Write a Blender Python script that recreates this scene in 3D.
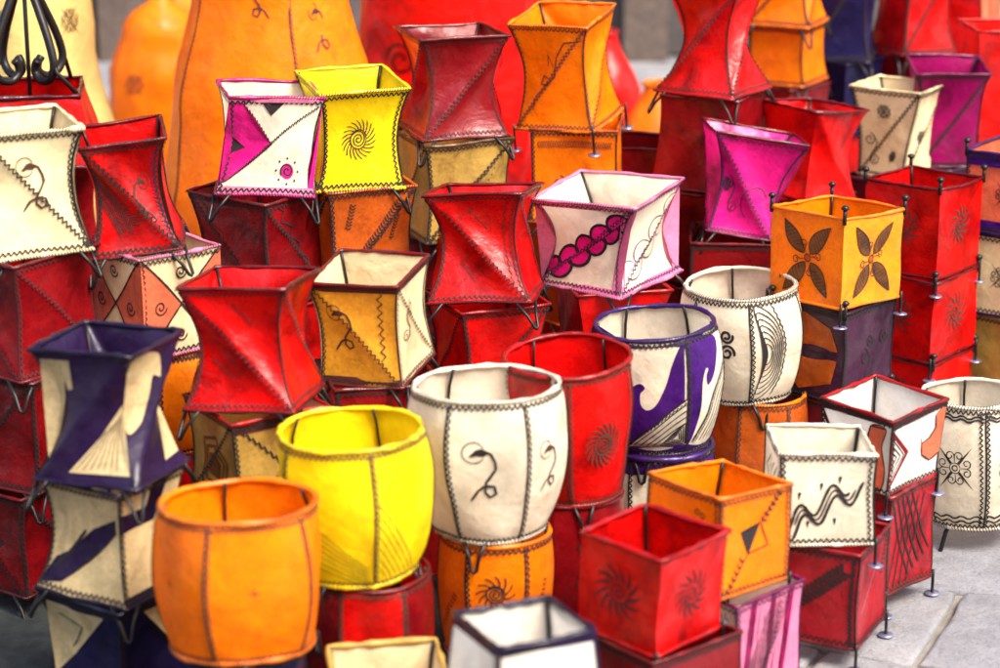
import bpy, bmesh, math, random
from math import pi, sin, cos, radians as rad
from mathutils import Vector, Matrix, noise
from mathutils.geometry import delaunay_2d_cdt

S = bpy.context.scene
for o in list(bpy.data.objects):
    bpy.data.objects.remove(o)
# ---------------------------------------------------------------- camera
cam = bpy.data.cameras.new('camera')
cam.lens = 85; cam.sensor_width = 36; cam.clip_start = .05; cam.clip_end = 500
cam.dof.use_dof = True; cam.dof.focus_distance = 4.02; cam.dof.aperture_fstop = 2.7; cam.dof.aperture_blades = 8
camo = bpy.data.objects.new('camera', cam); S.collection.objects.link(camo)
camo.location = (0, 0, 1.55); camo.rotation_euler = (rad(90 - 17), 0, 0)
S.camera = camo
# ---------------------------------------------------------------- sky and sun
SUN_EL, SUN_AZ = 54, 134          # azimuth clockwise from +Y: the light comes from the right, a little behind the camera
W = bpy.data.worlds.new('World'); S.world = W; W.use_nodes = True
nt = W.node_tree; bg = nt.nodes['Background']
sky = nt.nodes.new('ShaderNodeTexSky'); sky.sky_type = 'NISHITA'; sky.sun_disc = False
sky.sun_elevation = rad(SUN_EL); sky.sun_rotation = rad(SUN_AZ); sky.dust_density = 4.0; sky.air_density = 1.2
nt.links.new(sky.outputs[0], bg.inputs[0]); bg.inputs[1].default_value = .135
sun = bpy.data.lights.new('sun', 'SUN'); sun.energy = 2.9; sun.angle = rad(28); sun.color = (1, .93, .82)
suno = bpy.data.objects.new('sun', sun); S.collection.objects.link(suno)
d = Vector((sin(rad(SUN_AZ)) * cos(rad(SUN_EL)), cos(rad(SUN_AZ)) * cos(rad(SUN_EL)), sin(rad(SUN_EL))))
suno.rotation_euler = d.to_track_quat('Z', 'Y').to_euler()
S.view_settings.view_transform = 'Standard'; S.view_settings.look = 'None'
S.view_settings.exposure = 1.3; S.view_settings.gamma = 1
S.render.engine = 'CYCLES'
S.cycles.max_bounces = 8; S.cycles.transmission_bounces = 6; S.cycles.use_denoising = True

# ---------------------------------------------------------------- helpers
def link(o, parent=None):
    S.collection.objects.link(o)
    if parent is not None: o.parent = parent
    return o
def thing(name, label, cat, loc=(0, 0, 0), rot=(0, 0, 0), group=None, order='XYZ'):
    o = bpy.data.objects.new(name, None); o.empty_display_size = .05
    link(o); o.location = loc; o.rotation_mode = order; o.rotation_euler = rot
    o['label'] = label; o['category'] = cat
    if group: o['group'] = group
    return o
def mesh_obj(name, verts, faces, mats, parent=None, midx=None, smooth=True):
    me = bpy.data.meshes.new(name); me.from_pydata([tuple(v) for v in verts], [], faces)
    for m in mats: me.materials.append(m)
    if midx: me.polygons.foreach_set('material_index', midx)
    if smooth: me.polygons.foreach_set('use_smooth', [True] * len(me.polygons))
    me.update()
    return link(bpy.data.objects.new(name, me), parent)

MATS = {}; LW = 1.6
def nodes(name):
    m = bpy.data.materials.new(name); m.use_nodes = True
    n = m.node_tree; b = n.nodes['Principled BSDF']
    return m, n, b
def ramp(n, fac, stops):
    r = n.nodes.new('ShaderNodeValToRGB'); n.links.new(fac, r.inputs[0])
    el = r.color_ramp.elements
    while len(el) < len(stops): el.new(.5)
    for e, (p, c) in zip(el, stops): e.position = p; e.color = (*c, 1)
    return r.outputs[0]
def noise_tex(n, scale, detail=4, rough=.6, dist=0):
    tc = n.nodes.new('ShaderNodeTexCoord'); t = n.nodes.new('ShaderNodeTexNoise')
    oi = n.nodes.new('ShaderNodeObjectInfo'); ad = n.nodes.new('ShaderNodeVectorMath'); ad.operation = 'ADD'
    sc = n.nodes.new('ShaderNodeVectorMath'); sc.operation = 'SCALE'; sc.inputs[3].default_value = 1
    cb = n.nodes.new('ShaderNodeCombineXYZ')
    mu = n.nodes.new('ShaderNodeMath'); mu.operation = 'MULTIPLY'; mu.inputs[1].default_value = 37
    n.links.new(oi.outputs['Random'], mu.inputs[0]); n.links.new(mu.outputs[0], cb.inputs[0]); n.links.new(mu.outputs[0], cb.inputs[2])
    n.links.new(tc.outputs['Object'], ad.inputs[0]); n.links.new(cb.outputs[0], ad.inputs[1])
    n.links.new(ad.outputs[0], t.inputs[0])
    t.inputs['Scale'].default_value = scale; t.inputs['Detail'].default_value = detail
    t.inputs['Roughness'].default_value = rough; t.inputs['Distortion'].default_value = dist
    return t.outputs[0]
def mixc(n, fac, a, b, typ='MIX'):
    m = n.nodes.new('ShaderNodeMix'); m.data_type = 'RGBA'; m.blend_type = typ
    for i, v in ((0, fac), (6, a), (7, b)):
        if hasattr(v, 'links'): n.links.new(v, m.inputs[i])
        else: m.inputs[i].default_value = v if i == 0 else (*v, 1)
    return m.outputs[2]
def scale_c(c, f): return tuple(min(1, x * f) for x in c)

def leather(key, c, rough=.36, trans=.26, stain=None, coat=.42, fine_=None):
    """dyed goatskin: mottled dye, fine grain, a waxy gloss and some light passing through"""
    if key in MATS: return MATS[key]
    m, n, b = nodes('leather_' + key)
    big = noise_tex(n, 11, 5, .62, .6)
    col = ramp(n, big, [(.30, scale_c(c, .34 if c[1] < .1 else .78)), (.5, c), (.72, scale_c(c, 1.25))])
    fine = noise_tex(n, 160, 3, .7)
    col = mixc(n, .15 if c[1] > .5 else .35, col, ramp(n, fine, [(.3, (.45, .45, .45)), (.6, (1, 1, 1))]), 'MULTIPLY')
    if stain:
        st = noise_tex(n, 16, 6, .7, 1.2)
        mask = ramp(n, st, [(.52, (0, 0, 0)), (.72, (.62, .62, .62))])
        col = mixc(n, mask, col, stain)
    n.links.new(col, b.inputs['Base Color'])
    n.links.new(ramp(n, noise_tex(n, 30, 4), [(.3, (rough * .75,) * 3), (.7, (rough * 1.45,) * 3)]), b.inputs['Roughness'])
    n.links.new(ramp(n, noise_tex(n, 13, 4, .6, .8), [(.42, (coat * .15,) * 3), (.62, (min(1, coat * 2.0),) * 3)]), b.inputs['Coat Weight']); b.inputs['Coat Roughness'].default_value = .26
    b.inputs['Specular IOR Level'].default_value = .16
    bp = n.nodes.new('ShaderNodeBump'); bp.inputs['Strength'].default_value = .8; bp.inputs['Distance'].default_value = .0014
    n.links.new(noise_tex(n, 75, 6, .65, .5), bp.inputs['Height'])
    bp2 = n.nodes.new('ShaderNodeBump'); bp2.inputs['Strength'].default_value = .55; bp2.inputs['Distance'].default_value = .006
    n.links.new(noise_tex(n, 17, 3, .5, .9), bp2.inputs['Height']); n.links.new(bp.outputs[0], bp2.inputs['Normal'])
    n.links.new(bp2.outputs[0], b.inputs['Normal']); n.links.new(bp2.outputs[0], b.inputs['Coat Normal'])
    tr = n.nodes.new('ShaderNodeBsdfTranslucent'); n.links.new(col, tr.inputs[0])
    mx = n.nodes.new('ShaderNodeMixShader'); mx.inputs[0].default_value = trans
    n.links.new(b.outputs[0], mx.inputs[1]); n.links.new(tr.outputs[0], mx.inputs[2])
    n.links.new(mx.outputs[0], n.nodes['Material Output'].inputs[0])
    MATS[key] = m; return m
def plain(key, c, rough=.5, metal=0, bump=0, var=.25, bscale=60):
    if key in MATS: return MATS[key]
    m, n, b = nodes(key)
    n.links.new(ramp(n, noise_tex(n, 40, 4), [(.3, scale_c(c, 1 - var)), (.7, scale_c(c, 1 + var))]), b.inputs['Base Color'])
    b.inputs['Roughness'].default_value = rough; b.inputs['Metallic'].default_value = metal
    if bump:
        bp = n.nodes.new('ShaderNodeBump'); bp.inputs['Strength'].default_value = .6; bp.inputs['Distance'].default_value = bump
        n.links.new(noise_tex(n, bscale, 5), bp.inputs['Height']); n.links.new(bp.outputs[0], b.inputs['Normal'])
    MATS[key] = m; return m

DIRT = (.30, .17, .08)
COL = dict(
    red=((.66, .0025, .002), dict(stain=(.14, .003, .006), coat=.7)), wine=((.40, .010, .018), dict(stain=(.16, .004, .008))), darkred=((.24, .003, .006), dict(stain=(.08, .004, .008), coat=.7)),
    maroon=((.14, .006, .018), {}), scarlet=((.80, .006, .003), dict(stain=(.4, .004, .006))),
    cream=((.84, .69, .40), dict(stain=(.66, .42, .16), rough=.4)), white=((.82, .74, .57), dict(stain=(.74, .54, .32), rough=.42, trans=.34)),
    bright=((.88, .83, .73), dict(stain=(.82, .66, .50), rough=.4, trans=.34)),
    orange=((1.0, .215, .002), dict(stain=(.72, .10, .002), coat=.22)), yellow=((.96, .70, .006), dict(stain=(.85, .5, .01), coat=.25)),
    amber=((.78, .36, .03), dict(stain=(.45, .14, .02))), olive=((.50, .31, .07), dict(stain=(.2, .1, .02))),
    purple=((.06, .008, .17), dict(coat=.3)), navy=((.012, .009, .055), {}), plum=((.055, .012, .038), dict(stain=(.03, .01, .03))),
    pink=((.80, .012, .25), dict(stain=(.5, .01, .2))), magenta=((.32, .004, .10), {}), lit_orange=((.95, .33, .012), dict(stain=(.7, .18, .01))), rose=((.78, .22, .38), dict(coat=.1)),
    salmon=((.80, .17, .08), dict(stain=(.5, .06, .04))), rust=((.55, .10, .01), dict(stain=(.2, .03, .01))),
    straw=((.95, .74, .27), {}), tan=((.66, .50, .26), dict(stain=(.30, .19, .08))), nightpurple=((.020, .007, .042), dict(stain=(.01, .004, .02))), brown=((.20, .07, .015), {}))
def L(k): return leather(k, COL[k][0], **COL[k][1])
def LR(k):      # the rim is the same skin wrapped tight round wire: handled, polished and darker
    c, kw = COL[k]; kw = dict(kw); kw['coat'] = .9; kw['rough'] = .3; kw['trans'] = .04
    f = .5 if c[1] < .1 else .85
    return leather(k + '_rim', scale_c(c, f), **kw)
INK = plain('ink', (.010, .005, .006), .8)
INKR = plain('oxblood_ink', (.06, .004, .006), .75)
INKP = plain('plum_ink', (.05, .008, .05), .5)
INKS = plain('soft_brown_ink', (.055, .018, .010), .8)
IRON = plain('wrought_iron', (.022, .02, .02), .38, .6, .0008)
STEEL = plain('washer_steel', (.33, .33, .5), .3, .8)
inks = dict(ink=INK, red=INKR, plum=INKP, soft=INKS, steel=STEEL)

def tube(name, pts, r, mat, parent=None, closed=False, sides=8, jit=0, seed=0):
    pts = [Vector(p) for p in pts]; n = len(pts); V = []; Fc = []
    ref = None
    rr = r if isinstance(r, (list, tuple)) else [r] * n
    for i in range(n):
        a = pts[(i - 1) % n] if closed or i else pts[0]; b = pts[(i + 1) % n] if closed or i < n - 1 else pts[-1]
        t = (b - a).normalized()
        if ref is None: ref = Vector((0, 0, 1)) if abs(t.z) < .8 else Vector((1, 0, 0))
        s = t.cross(ref).normalized(); u = s.cross(t)
        if not closed: ref = u
        q = rr[i] * (1 + jit * (noise.noise(pts[i] * 60 + Vector((seed, 0, 0)))))
        for k in range(sides):
            an = 2 * pi * k / sides; V.append(pts[i] + (s * cos(an) + u * sin(an)) * q)
    for i in range(n if closed else n - 1):
        j = (i + 1) % n
        for k in range(sides):
            k2 = (k + 1) % sides; Fc.append((i * sides + k, i * sides + k2, j * sides + k2, j * sides + k))
    if not closed:
        Fc.append(tuple(range(sides))[::-1]); Fc.append(tuple((n - 1) * sides + k for k in range(sides)))
    return mesh_obj(name, V, Fc, [mat], parent)
def revolve(name, prof, mat, parent=None, at=(0, 0, 0), sides=20):
    V = []; Fc = []
    for (r, z) in prof:
        for k in range(sides):
            a = 2 * pi * k / sides; V.append((at[0] + r * cos(a), at[1] + r * sin(a), at[2] + z))
    for i in range(len(prof) - 1):
        for k in range(sides):
            k2 = (k + 1) % sides; Fc.append((i * sides + k, i * sides + k2, (i + 1) * sides + k2, (i + 1) * sides + k))
    Fc.append(tuple(range(sides))[::-1]); Fc.append(tuple((len(prof) - 1) * sides + k for k in range(sides)))
    return mesh_obj(name, V, Fc, [mat], parent)

# ---------------------------------------------------------------- motifs: drawn in metres round (0,0), placed on a panel
def circ(cx, cy, r, a0=0, a1=360, n=20): return [(cx + r * cos(rad(a0 + (a1 - a0) * i / n)), cy + r * sin(rad(a0 + (a1 - a0) * i / n))) for i in range(n + 1)]
def spiral(cx, cy, r0, r1, turns, a0=0, n=40): return [(cx + (r0 + (r1 - r0) * i / n) * cos(rad(a0) + 2 * pi * turns * i / n), cy + (r0 + (r1 - r0) * i / n) * sin(rad(a0) + 2 * pi * turns * i / n)) for i in range(n + 1)]
def m_sun(R=.034, rays=18, w=.0011, col='ink'):
    out = [('line', spiral(0, 0, .001, R * .42, 2.4), w, col), ('line', circ(0, 0, R * .46), w, col)]
    for k in range(rays):
        a = 2 * pi * k / rays; p = []
        for i in range(9):
            t = i / 8; r = R * (.46 + .54 * t); p.append((r * cos(a + .55 * t), r * sin(a + .55 * t)))
        out.append(('line', p, w * .9, col))
    return out
def m_whorl(R=.03, rays=15, col='red'):      # a wheel of curved petals, filled
    out = [('line', spiral(0, 0, .001, R * .4, 2), .0022, col)]
    for k in range(rays):
        a = 2 * pi * k / rays; p = []; q = []
        for i in range(7):
            t = i / 6; r = R * (.42 + .58 * t); wd = .34 * (1 - t)
            p.append((r * cos(a + .7 * t), r * sin(a + .7 * t))); q.append((r * cos(a + .7 * t + wd), r * sin(a + .7 * t + wd)))
        out.append(('fill', p + q[::-1][1:], col))
    return out
def m_curl(s=1, flip=1, col='ink'):          # a round head with a hook and a long tail
    f = lambda P: [(x * s * flip, y * s) for x, y in P]
    return [('line', f(circ(-.012, .014, .010, 20, 330)), .0007 * s, col), ('line', f([(-.014, .010), (-.010, .014), (-.004, .016), (.004, .012), (.008, .004), (.009, -.003), (.004, -.010), (-.002, -.017), (-.003, -.026), (.002, -.031), (.009, -.028), (.007, -.021), (-.003, -.02), (-.010, -.024), (-.018, -.034)]), .0016 * s, col),
            ('fill', f([(-.017, .010), (-.010, .017), (-.005, .018), (.003, .014), (-.003, .010), (-.009, .011)]), col)]
def m_scroll(s=1, flip=1, col='ink'):
    f = lambda P: [(x * s * flip, y * s) for x, y in P]
    return [('line', f(spiral(-.008, .018, .002, .011, 1.4, -60)), .0014, col), ('line', f([(.002, .022), (.007, .014), (.004, .004), (-.004, -.008), (-.003, -.02), (.006, -.027)]), .0015, col), ('line', f(spiral(.008, -.018, .002, .009, 1.2, 60)), .0011, col)]
def m_swirl(R=.011, col='ink'): return [('line', spiral(0, 0, .0015, R, 1.6, 140), .0017, col)]
def m_leafx(s=1, fill='brown', col='ink'):
    out = []
    for a in (128, 48, 232, 308):
        Lf = .058 * s; ca, sa = cos(rad(a)), sin(rad(a)); P = []
        for i in range(11):
            t = i / 10; wv = .013 * s * sin(pi * t ** .8); x, y = .008 * s + Lf * t, wv; P.append((x * ca - y * sa, x * sa + y * ca))
        for i in range(10, -1, -1):
            t = i / 10; wv = -.010 * s * sin(pi * t ** .8); x, y = .008 * s + Lf * t, wv; P.append((x * ca - y * sa, x * sa + y * ca))
        out += [('fill', P, fill), ('line', P, .0011, col)]
        for j in range(7):
            t = .2 + j * .1; x0 = .008 * s + Lf * t; w_ = .010 * s * sin(pi * t)
            out.append(('line', [(x0 * ca + w_ * sa, x0 * sa - w_ * ca), ((x0 + .008) * ca - w_ * .8 * sa, (x0 + .008) * sa + w_ * .8 * ca)], .0006, col))
    for a in (90, 0, 270, 180):
        ca, sa = cos(rad(a)), sin(rad(a)); P = [(x * ca - y * sa, x * sa + y * ca) for x, y in [(.006, .002), (.014, .003), (.020, .0)] + spiral(.021 * 1, .005, .006, .002, 1.1, -100, 16)]
        out.append(('line', [(x * s, y * s) for x, y in P], .001, col))
    out += [('fill', circ(0, 0, .006 * s, n=10)[:-1], 'rust'), ('line', circ(0, 0, .006 * s, n=10), .001, col)]
    return out
def m_waves(col='ink'):
    out = []
    for j in range(3):
        P = []
        for t in range(41):
            s_ = t / 40; x = -.060 + .112 * s_; y = -.036 + .070 * s_ + .015 * sin(s_ * 2 * pi * 2.3 - 1.2)
            P.append((x - .003 * (j - 1), y + (j - 1) * .0078))
        lo, hi = ((0, 41), (3, 38), (0, 36))[j]
        out.append(('line', P[lo:hi], (.0030, .0018, .0028)[j], col))
    for (x, y) in [(-.008, .032), (.020, .042), (-.03, -.028), (.012, -.024), (-.042, .018)]: out.append(('fill', [(x - .001, y - .010), (x + .0025, y + .001), (x, y + .003), (x - .003, y + .001)], col))
    return out
def sm(P, n=5):      # a smooth closed outline through the points
    out = []; m = len(P)
    for i in range(m):
        p0, p1, p2, p3 = P[i - 1], P[i], P[(i + 1) % m], P[(i + 2) % m]
        for t in range(n):
            t /= n; out.append(tuple(.5 * ((2 * b_) + (c_ - a_) * t + (2 * a_ - 5 * b_ + 4 * c_ - d_) * t * t + (-a_ + 3 * b_ - 3 * c_ + d_) * t ** 3) for a_, b_, c_, d_ in zip(p0, p1, p2, p3)))
    return out
def m_hatch(pts_fn, n, w=.001, col='ink'): return [('line', pts_fn(i / (n - 1)), w, col) for i in range(n)]
def m_flower(col='ink'):                      # small ring with rays and curls
    out = [('line', circ(0, 0, .004, n=10), .0015, col), ('line', circ(0, 0, .008, n=14), .001, col)]
    for a in (50, 130, 230, 310): out.append(('fill', [(.009 * cos(rad(a - 14)), .009 * sin(rad(a - 14))), (.043 * cos(rad(a)), .043 * sin(rad(a))), (.009 * cos(rad(a + 14)), .009 * sin(rad(a + 14)))], col))
    for a in (0, 90, 180, 270):
        ca, sa = cos(rad(a)), sin(rad(a))
        for f in (1, -1):
            P = [(.009, 0)] + spiral(.018, .007 * f, .007, .0025, 1.1 * f, -90 * f, 14)
            out.append(('line', [(x * ca - y * sa, x * sa + y * ca) for x, y in P], .0012, col))
    return out
def m_band(x0, y0, x1, y1, wd=.010, n=18, w=.0013, col='ink'):   # herringbone of short stitches along a line
    out = []; dx, dy = x1 - x0, y1 - y0; l = math.hypot(dx, dy); tx, ty = dx / l, dy / l
    for i in range(n):
        t = i / (n - 1) * l; cx, cy = x0 + tx * t, y0 + ty * t
        for f in (1, -1): out.append(('line', [(cx, cy), (cx + tx * wd * .6 - ty * wd * f, cy + ty * wd * .6 + tx * wd * f)], w, col))
    return out
def m_dots(P, r=.0016, col='ink'): return [('fill', circ(x, y, r, n=6)[:-1], col) for x, y in P]
def tri(a, b, c): return [a, b, c]
def m_nest(P, n=5, col='ink', w=.001):        # nested outlines shrinking to the middle
    cx = sum(p[0] for p in P) / len(P); cy = sum(p[1] for p in P) / len(P); out = []
    for i in range(n):
        f = 1 - i / n * .9; q = [(cx + (x - cx) * f, cy + (y - cy) * f) for x, y in P]; out.append(('line', q + q[:1], w, col))
    return out
def uvp(items): return [('uv',) + it for it in items]     # same items but in panel units 0..1

# ---------------------------------------------------------------- the lantern builder
def lantern(name, label, P, N=4, shape='sq', w=.10, bulge=0, flat=.5, prof=None, crease=None, dent=.010, col='red', cols=None,
            rim=None, stitch='ink', seam=True, diag=True, rimst=2, legs='V', posts=False, motifs=None, inner=None,
            group='painted leather lanterns', cat='lantern', rimr=.0031, res=16, rods=True, sag=.0016, leglen=.042, detail=True):
    x, y, st, sb, h, rot, tw, tx, ty, z = P
    seed = (x * 37.1 + y * 91.7 + z * 13.3) % 50
    root = thing(name, label, cat, (x, y, z), (tx, ty, rot), group, 'ZYX')
    ax = Vector((0, 0, 1))
    if shape == 'sq':
        C = lambda s, k, a: Vector((s / 2 ** .5 * cos(a - pi / 2 + k * pi / 2), s / 2 ** .5 * sin(a - pi / 2 + k * pi / 2), 0))
        def raw(k, u, v):
            B0, B1 = C(sb, k, 0), C(sb, k + 1, 0); T0, T1 = C(st, k, tw), C(st, k + 1, tw)
            for q in (T0, T1): q.z = h
            cr = crease[k % 4] if isinstance(crease, (list, tuple)) else crease
            if cr:      # a straight taut diagonal seam stays out as a ridge, the corner edges are drawn in
                if cr == 1:
                    if u >= v: p = B0 + (B1 - B0) * (u - v) + (T1 - B0) * v; a, b, c = 1 - u, u - v, v; g = (u - v) / max(1 - v, 1e-6)
                    else: p = B0 + (T0 - B0) * (v - u) + (T1 - B0) * u; a, b, c = 1 - v, v - u, u; g = (v - u) / max(v, 1e-6)
                else:
                    if u + v <= 1: p = B0 + (B1 - B0) * u + (T0 - B0) * v; a, b, c = 1 - u - v, u, v; g = (1 - u - v) / max(1 - v, 1e-6)
                    else: p = T1 + (B1 - T1) * (1 - v) + (T0 - T1) * (1 - u); a, b, c = u + v - 1, 1 - v, 1 - u; g = (u + v - 1) / max(v, 1e-6)
                m = Vector((p.x, p.y, 0))
                p = p - m.normalized() * dent * .35 * 27 * a * b * c - m * w * 1.25 * max(sin(pi * v), 0) ** .8 * (.12 + .88 * min(g, 1))
            else:
                p = (B0.lerp(B1, u)).lerp(T0.lerp(T1, u), v)
                f = 1 - w * (sin(pi * v)) ** .9
                p = Vector((p.x * f, p.y * f, p.z))
            return p
        W_ = (st + sb) / 2
    else:
        def rfn(v):
            if prof:
                for i in range(len(prof) - 1):
                    if prof[i][0] <= v <= prof[i + 1][0]:
                        t = (v - prof[i][0]) / (prof[i + 1][0] - prof[i][0]); t = (1 - cos(pi * t)) / 2
                        return prof[i][1] + (prof[i + 1][1] - prof[i][1]) * t
                return prof[-1][1]
            return (sb + (st - sb) * v) / 2 + bulge * (4 * v * (1 - v)) ** .8
        def raw(k, u, v):
            a = 2 * pi * (k + u) / N - pi / 2 + tw * v; r = rfn(v)
            poly = cos(pi / N) / cos((u - .5) * 2 * pi / N); fl = flat * (sin(pi * v)) ** .5 if v > 0 and v < 1 else 0
            r *= 1 + (poly - 1) * fl
            return Vector((r * cos(a), r * sin(a), h * v))
        W_ = 2 * pi * (rfn(.5)) / N
    raw0 = raw
    def raw(k, u, v):      # nothing here was made on a machine: every edge wanders a little
        p = raw0(k, u, v); q = p * 11 + Vector((seed, 3.1, seed * .3))
        am = .0042 if detail else .003
        return p + Vector((noise.noise(q), noise.noise(q + Vector((9, 0, 0))), noise.noise(q + Vector((0, 9, 0))) * .8)) * am
    def surf(k, u, v):
        u = min(max(u, 0), 1); v = min(max(v, 0), 1)
        p = raw(k, u, v); e = (16 * u * (1 - u) * v * (1 - v)) ** .6
        nz = noise.noise(p * 22 + Vector((seed, seed * .7, 0))) * sag * e * 1.8
        m = Vector((p.x, p.y, 0)); 
        if m.length > 1e-6: p = p + m.normalized() * nz
        return p
    def nrm(k, u, v):
        e = .012; u0, u1, v0, v1 = max(u - e, 0), min(u + e, 1), max(v - e, 0), min(v + e, 1)
        n = (surf(k, u1, v) - surf(k, u0, v)).cross(surf(k, u, v1) - surf(k, u, v0))
        return n.normalized() if n.length > 1e-12 else Vector((0, 0, 1))
    V, Fc, MI = [], [], []
    base = [L(c) for c in (cols or [col])]
    mats = list(dict.fromkeys(base)); midx = {}
    def mslot(m):
        if m not in mats: mats.append(m)
        return mats.index(m)
    nu = res; nv = res + 4
    for k in range(N):
        off = len(V); mi = mslot(base[k % len(base)])
        for j in range(nv + 1):
            for i in range(nu + 1): V.append(surf(k, i / nu, j / nv))
        for j in range(nv):
            for i in range(nu):
                a = off + j * (nu + 1) + i; q = (a, a + 1, a + nu + 2, a + nu + 1)
                cr = (crease[k % 4] if isinstance(crease, (list, tuple)) else crease) if shape == 'sq' else None
                if cr == 1: Fc += [(q[0], q[1], q[2]), (q[0], q[2], q[3])]; MI += [mi, mi]
                elif cr == -1: Fc += [(q[0], q[1], q[3]), (q[1], q[2], q[3])]; MI += [mi, mi]
                else: Fc.append(q); MI.append(mi)
    lift = [.0008]
    def put_line(k, pts, wd, m, uvspace=False, lf=.0016):
        P2 = pts if uvspace else [(.5 + a / W_, .5 + b / h) for a, b in pts]
        dense = []
        for (a, b) in zip(P2[:-1], P2[1:]):
            l = math.hypot((b[0] - a[0]) * W_, (b[1] - a[1]) * h); q = max(1, int(l / .006))
            for i in range(q): dense.append((a[0] + (b[0] - a[0]) * i / q, a[1] + (b[1] - a[1]) * i / q))
        dense.append(P2[-1])
        dense = [q for q in dense if -.001 <= q[0] <= 1.001 and -.001 <= q[1] <= 1.001]
        if len(dense) < 2: return
        pp = [surf(k, *q) for q in dense]; nn = [nrm(k, *q) for q in dense]; off = len(V); n = len(pp)
        for i in range(n):
            t = pp[min(i + 1, n - 1)] - pp[max(i - 1, 0)]
            s = nn[i].cross(t)
            s = s.normalized() if s.length > 1e-12 else Vector((0, 0, 1))
            taper = 1 if 0 < i < n - 1 or n < 5 else .5
            wv = wd * LW * taper * (1 + .35 * noise.noise(pp[i] * 300))
            c = pp[i] + nn[i] * lf
            V.append(c - s * wv * .5); V.append(c + s * wv * .5)
        mi = mslot(m)
        for i in range(n - 1): Fc.append((off + 2 * i, off + 2 * i + 2, off + 2 * i + 3, off + 2 * i + 1)); MI.append(mi)
    def put_fill(k, pts, m, uvspace=False, lf=.0009):
        P2 = pts if uvspace else [(.5 + a / W_, .5 + b / h) for a, b in pts]
        P2 = [(min(max(a, .0), 1.), min(max(b, .0), 1.)) for a, b in P2]
        cl = [P2[0]]
        for q in P2[1:]:
            if math.hypot(q[0] - cl[-1][0], q[1] - cl[-1][1]) > 1e-4: cl.append(q)
        if math.hypot(cl[0][0] - cl[-1][0], cl[0][1] - cl[-1][1]) < 1e-4: cl.pop()
        if len(cl) < 3: return
        u0, u1 = min(q[0] for q in cl), max(q[0] for q in cl); v0, v1 = min(q[1] for q in cl), max(q[1] for q in cl)
        pts3 = [Vector(q) for q in cl]; G = 22
        for i in range(G + 1):
            for j in range(G + 1):
                q = (i / G, j / G)
                if u0 < q[0] < u1 and v0 < q[1] < v1: pts3.append(Vector(q))
        r = delaunay_2d_cdt(pts3, [], [list(range(len(cl)))], 1, 1e-5)
        off = len(V); mi = mslot(m)
        for q in r[0]: V.append(surf(k, q.x, q.y) + nrm(k, q.x, q.y) * lf)
        for f in r[2]:
            a, b, c = (r[0][f[0]], r[0][f[1]], r[0][f[2]])
            if (b - a).cross(c - a) < 0: f = f[::-1]
            Fc.append(tuple(off + i for i in f)); MI.append(mi)
    def zig(k, a, b, amp=.0030, n=None, wd=.0020, m=None):
        if m == INK: wd, amp = wd * 1.25, amp * 1.1
        la = math.hypot((b[0] - a[0]) * W_, (b[1] - a[1]) * h); n = n or max(6, int(la / .0046))
        dx, dy = (b[0] - a[0]) * W_ / la, (b[1] - a[1]) * h / la; P2 = []
        for i in range(n + 1):
            t = i / n; f = (1 if i % 2 else -1) * amp * (1 + .25 * noise.noise(Vector((i * 1.3 + seed, k, 0))))
            P2.append((a[0] + (b[0] - a[0]) * t - dy * f / W_, a[1] + (b[1] - a[1]) * t + dx * f / h))
        P2 = [(min(max(p, 0), 1), min(max(q, 0), 1)) for p, q in P2]
        off = len(V); pp = [surf(k, *q) + nrm(k, *q) * .0022 for q in P2]
        mi = mslot(m)
        for i in range(n):
            p, q = pp[i], pp[i + 1]; nn_ = nrm(k, *P2[i]); s = nn_.cross(q - p)
            if s.length < 1e-12: continue
            s = s.normalized() * wd * .5; o2 = len(V)
            V.extend([p - s, p + s, q + s, q - s]); Fc.append((o2, o2 + 3, o2 + 2, o2 + 1)); MI.append(mi)
    if stitch and detail:
        sm = inks[stitch]
        for k in range(N):
            if rimst:
                zig(k, (.0, 1 - .0075 / h), (1, 1 - .0075 / h), m=sm); zig(k, (0, .0075 / h), (1, .0075 / h), m=sm)
            if seam:
                put_line(k, [(.0, .02), (.0, .98)], .0018, sm, True, .0008); put_line(k, [(1, .02), (1, .98)], .0018, sm, True, .0008)
                zig(k, (.004 / W_, .03), (.004 / W_, .97), m=sm, amp=.0024)
                if seam == 2: zig(k, (1 - .008 / W_, .03), (1 - .008 / W_, .97), m=sm, amp=.0024)
            cr = (crease[k % 4] if isinstance(crease, (list, tuple)) else crease) if shape == 'sq' else None
            if cr and diag:
                if cr == 1: zig(k, (.02, .02), (.98, .98), m=sm)
                else: zig(k, (.98, .02), (.02, .98), m=sm)
    for k, ms in (motifs or {}).items():
        order = 0
        for it in ms:
            at, item = it[0], it[1]; sc = it[2] if len(it) > 2 else 1
            for e in item:
                if e[0] == 'uv':
                    if e[1] == 'line': put_line(k, e[2], e[3], inks.get(e[4]) or L(e[4]), True)
                    else: put_fill(k, e[2], inks.get(e[3]) or L(e[3]), True, .0009 + .00012 * order)
                else:
                    ox, oy = (at[0] - .5) * W_, (at[1] - .5) * h
                    if e[0] == 'line': put_line(k, [(ox + a * sc, oy + b * sc) for a, b in e[1]], e[2], inks.get(e[3]) or L(e[3]))
                    else: put_fill(k, [(ox + a * sc, oy + b * sc) for a, b in e[1]], inks.get(e[2]) or L(e[2]), False, .0009 + .00012 * order)
                order = (order + 1) % 5
    mesh_obj('leather_shade', V, Fc, mats, root, MI)
    rm = LR(rim or col)
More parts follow.
